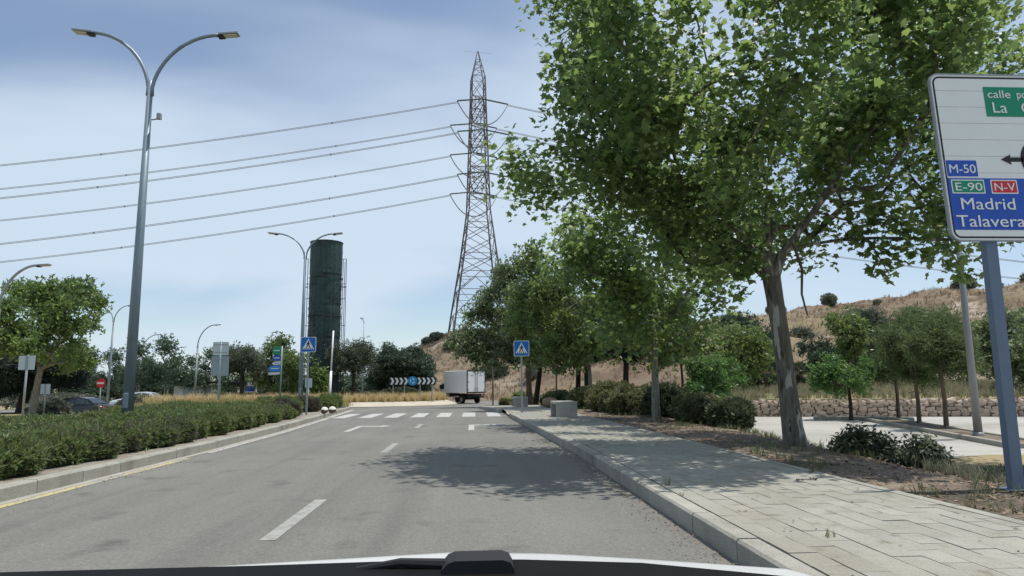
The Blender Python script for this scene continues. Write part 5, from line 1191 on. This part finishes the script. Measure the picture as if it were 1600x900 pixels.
for i, (x, y, s) in enumerate([(-75, 92, (1.3, 1, .8)), (-58, 90, (1.4, 1, .7)), (-50, 100, (1.2, 1, .55)), (-37, 110, (1.3, 1, .5)), (-30, 115, (1.2, 1, .5)), (-26, 105, (1.2, 1, .5)), (-21, 108, (1.2, 1, .7)), (-15.5, 102, (1., 1, .5)), (-12.5, 98, (.9, 1, .6)), (-56, 108, (1.4, 1, .6)), (-44, 82, (1., 1, .5))]):
    dup(bt, (x, y, -.6), i * 2.1, labs[i], s)
n = 1600
for i, (x, y, d, lab) in enumerate([(-34, 60.5, (3.5, 1.2, 1.5), 'brownish scrub behind the black car'), (-26.5, 56, (2.0, 1., 1.3), 'scrub bush right of the no entry sign post'), (-24, 66, (1.6, 1.2, 1.5), 'green scrub bush behind the silver car boot'), (-40, 66, (4, 1.5, 1.8), 'wide scrub under the far-left trees'), (-24.5, 41, (1.4, 1, 1.3), 'scrub bush round the foot of the far-left plane tree')]):
    shrub('scrub', lab, 'scrub', (x, y, -.55), d, n, TC, .3, LSCRUB if i != 2 else LFAR, 120 + i)
# scrub dotted over the hill
sc = shrub('hill_scrub', 'x', 'scrub', (0, 0, 0), (1.3, 1.2, 1.5), 700, TC, .3, LSCRUB, 130, 'scrub on the hill')
sd = shrub('hill_scrub', 'x', 'scrub', (0, 0, 0), (1.4, 1.2, 1.5), 800, TC, .3, LSHRUB, 131, 'scrub on the hill')
hp = [(47.5, 102.5, 1.3, 0, 'pale bush on the hill skyline right of the big plane trunk'), (54, 98.5, 1.4, 0, 'pale bush on the skyline above the tall sapling'), (70, 91.5, 1.3, 0, 'round pale bush on the skyline left of the lamp post top'),
      (73.5, 90, 1.0, 0, 'bush on the skyline just left of the sign post'), (79, 89, 1.6, 0, 'bush on the skyline at the right edge'), (60, 96, .6, 0, 'tiny bush on the skyline between the pale bushes'),
      (60, 72, 1.25, 1, 'dark bush on the hillside left of the sign post'), (63.5, 72, 1.2, 1, 'dark round bush on the hillside touching the sign post'), (61, 64, 1.0, 1, 'dark bush lower on the hillside by the lamp post'),
      (27, 55, 1., 1, 'dark bush at the eroded gully in the hill foot'), (29.5, 56, .8, 1, 'second dark bush at the eroded gully'), (52, 58, 1.1, 0, 'pale scrub on the hillside behind the lamp post'), (44, 52, 1.2, 0, 'pale scrub at the hill foot right of the dark pines'), (57, 60, 1.2, 1, 'dark scrub on the slope at the right edge'),
      (-8.5, 122, 1.0, 0, 'pale bush on the skyline left of the pylon'), (-6.5, 121, 1.2, 0, 'bush on the skyline by the pylon foot'), (-3.3, 105, 1.3, 1, 'dark scrub patch on the hill below the pylon'), (2.6, 88, 1.4, 0, 'brown scrub patch above the yield sign'), (7, 83, 1.2, 0, 'scrub on the slope seen under the pines'),
      (40, 80, 1.2, 0, 'pale scrub high on the slope left of the trunk'), (21, 70, 1.3, 0, 'scrub on the slope above the saplings'), (36, 62, 1.3, 0, 'scrub on the slope right of the big trunk')]
for i, (x, y, s, k, lab) in enumerate(hp):
    z = float(hill_z(x, y)) - .1; pr = (sc, sd)[k]
    if i == 0: sc.location = (x, y, z); sc.scale = (s, s, s); sc['label'] = lab
    elif i == 6: sd.location = (x, y, z); sd.scale = (s, s, s); sd['label'] = lab
    else: dup(pr, (x, y, z), i * 1.3, lab, s)
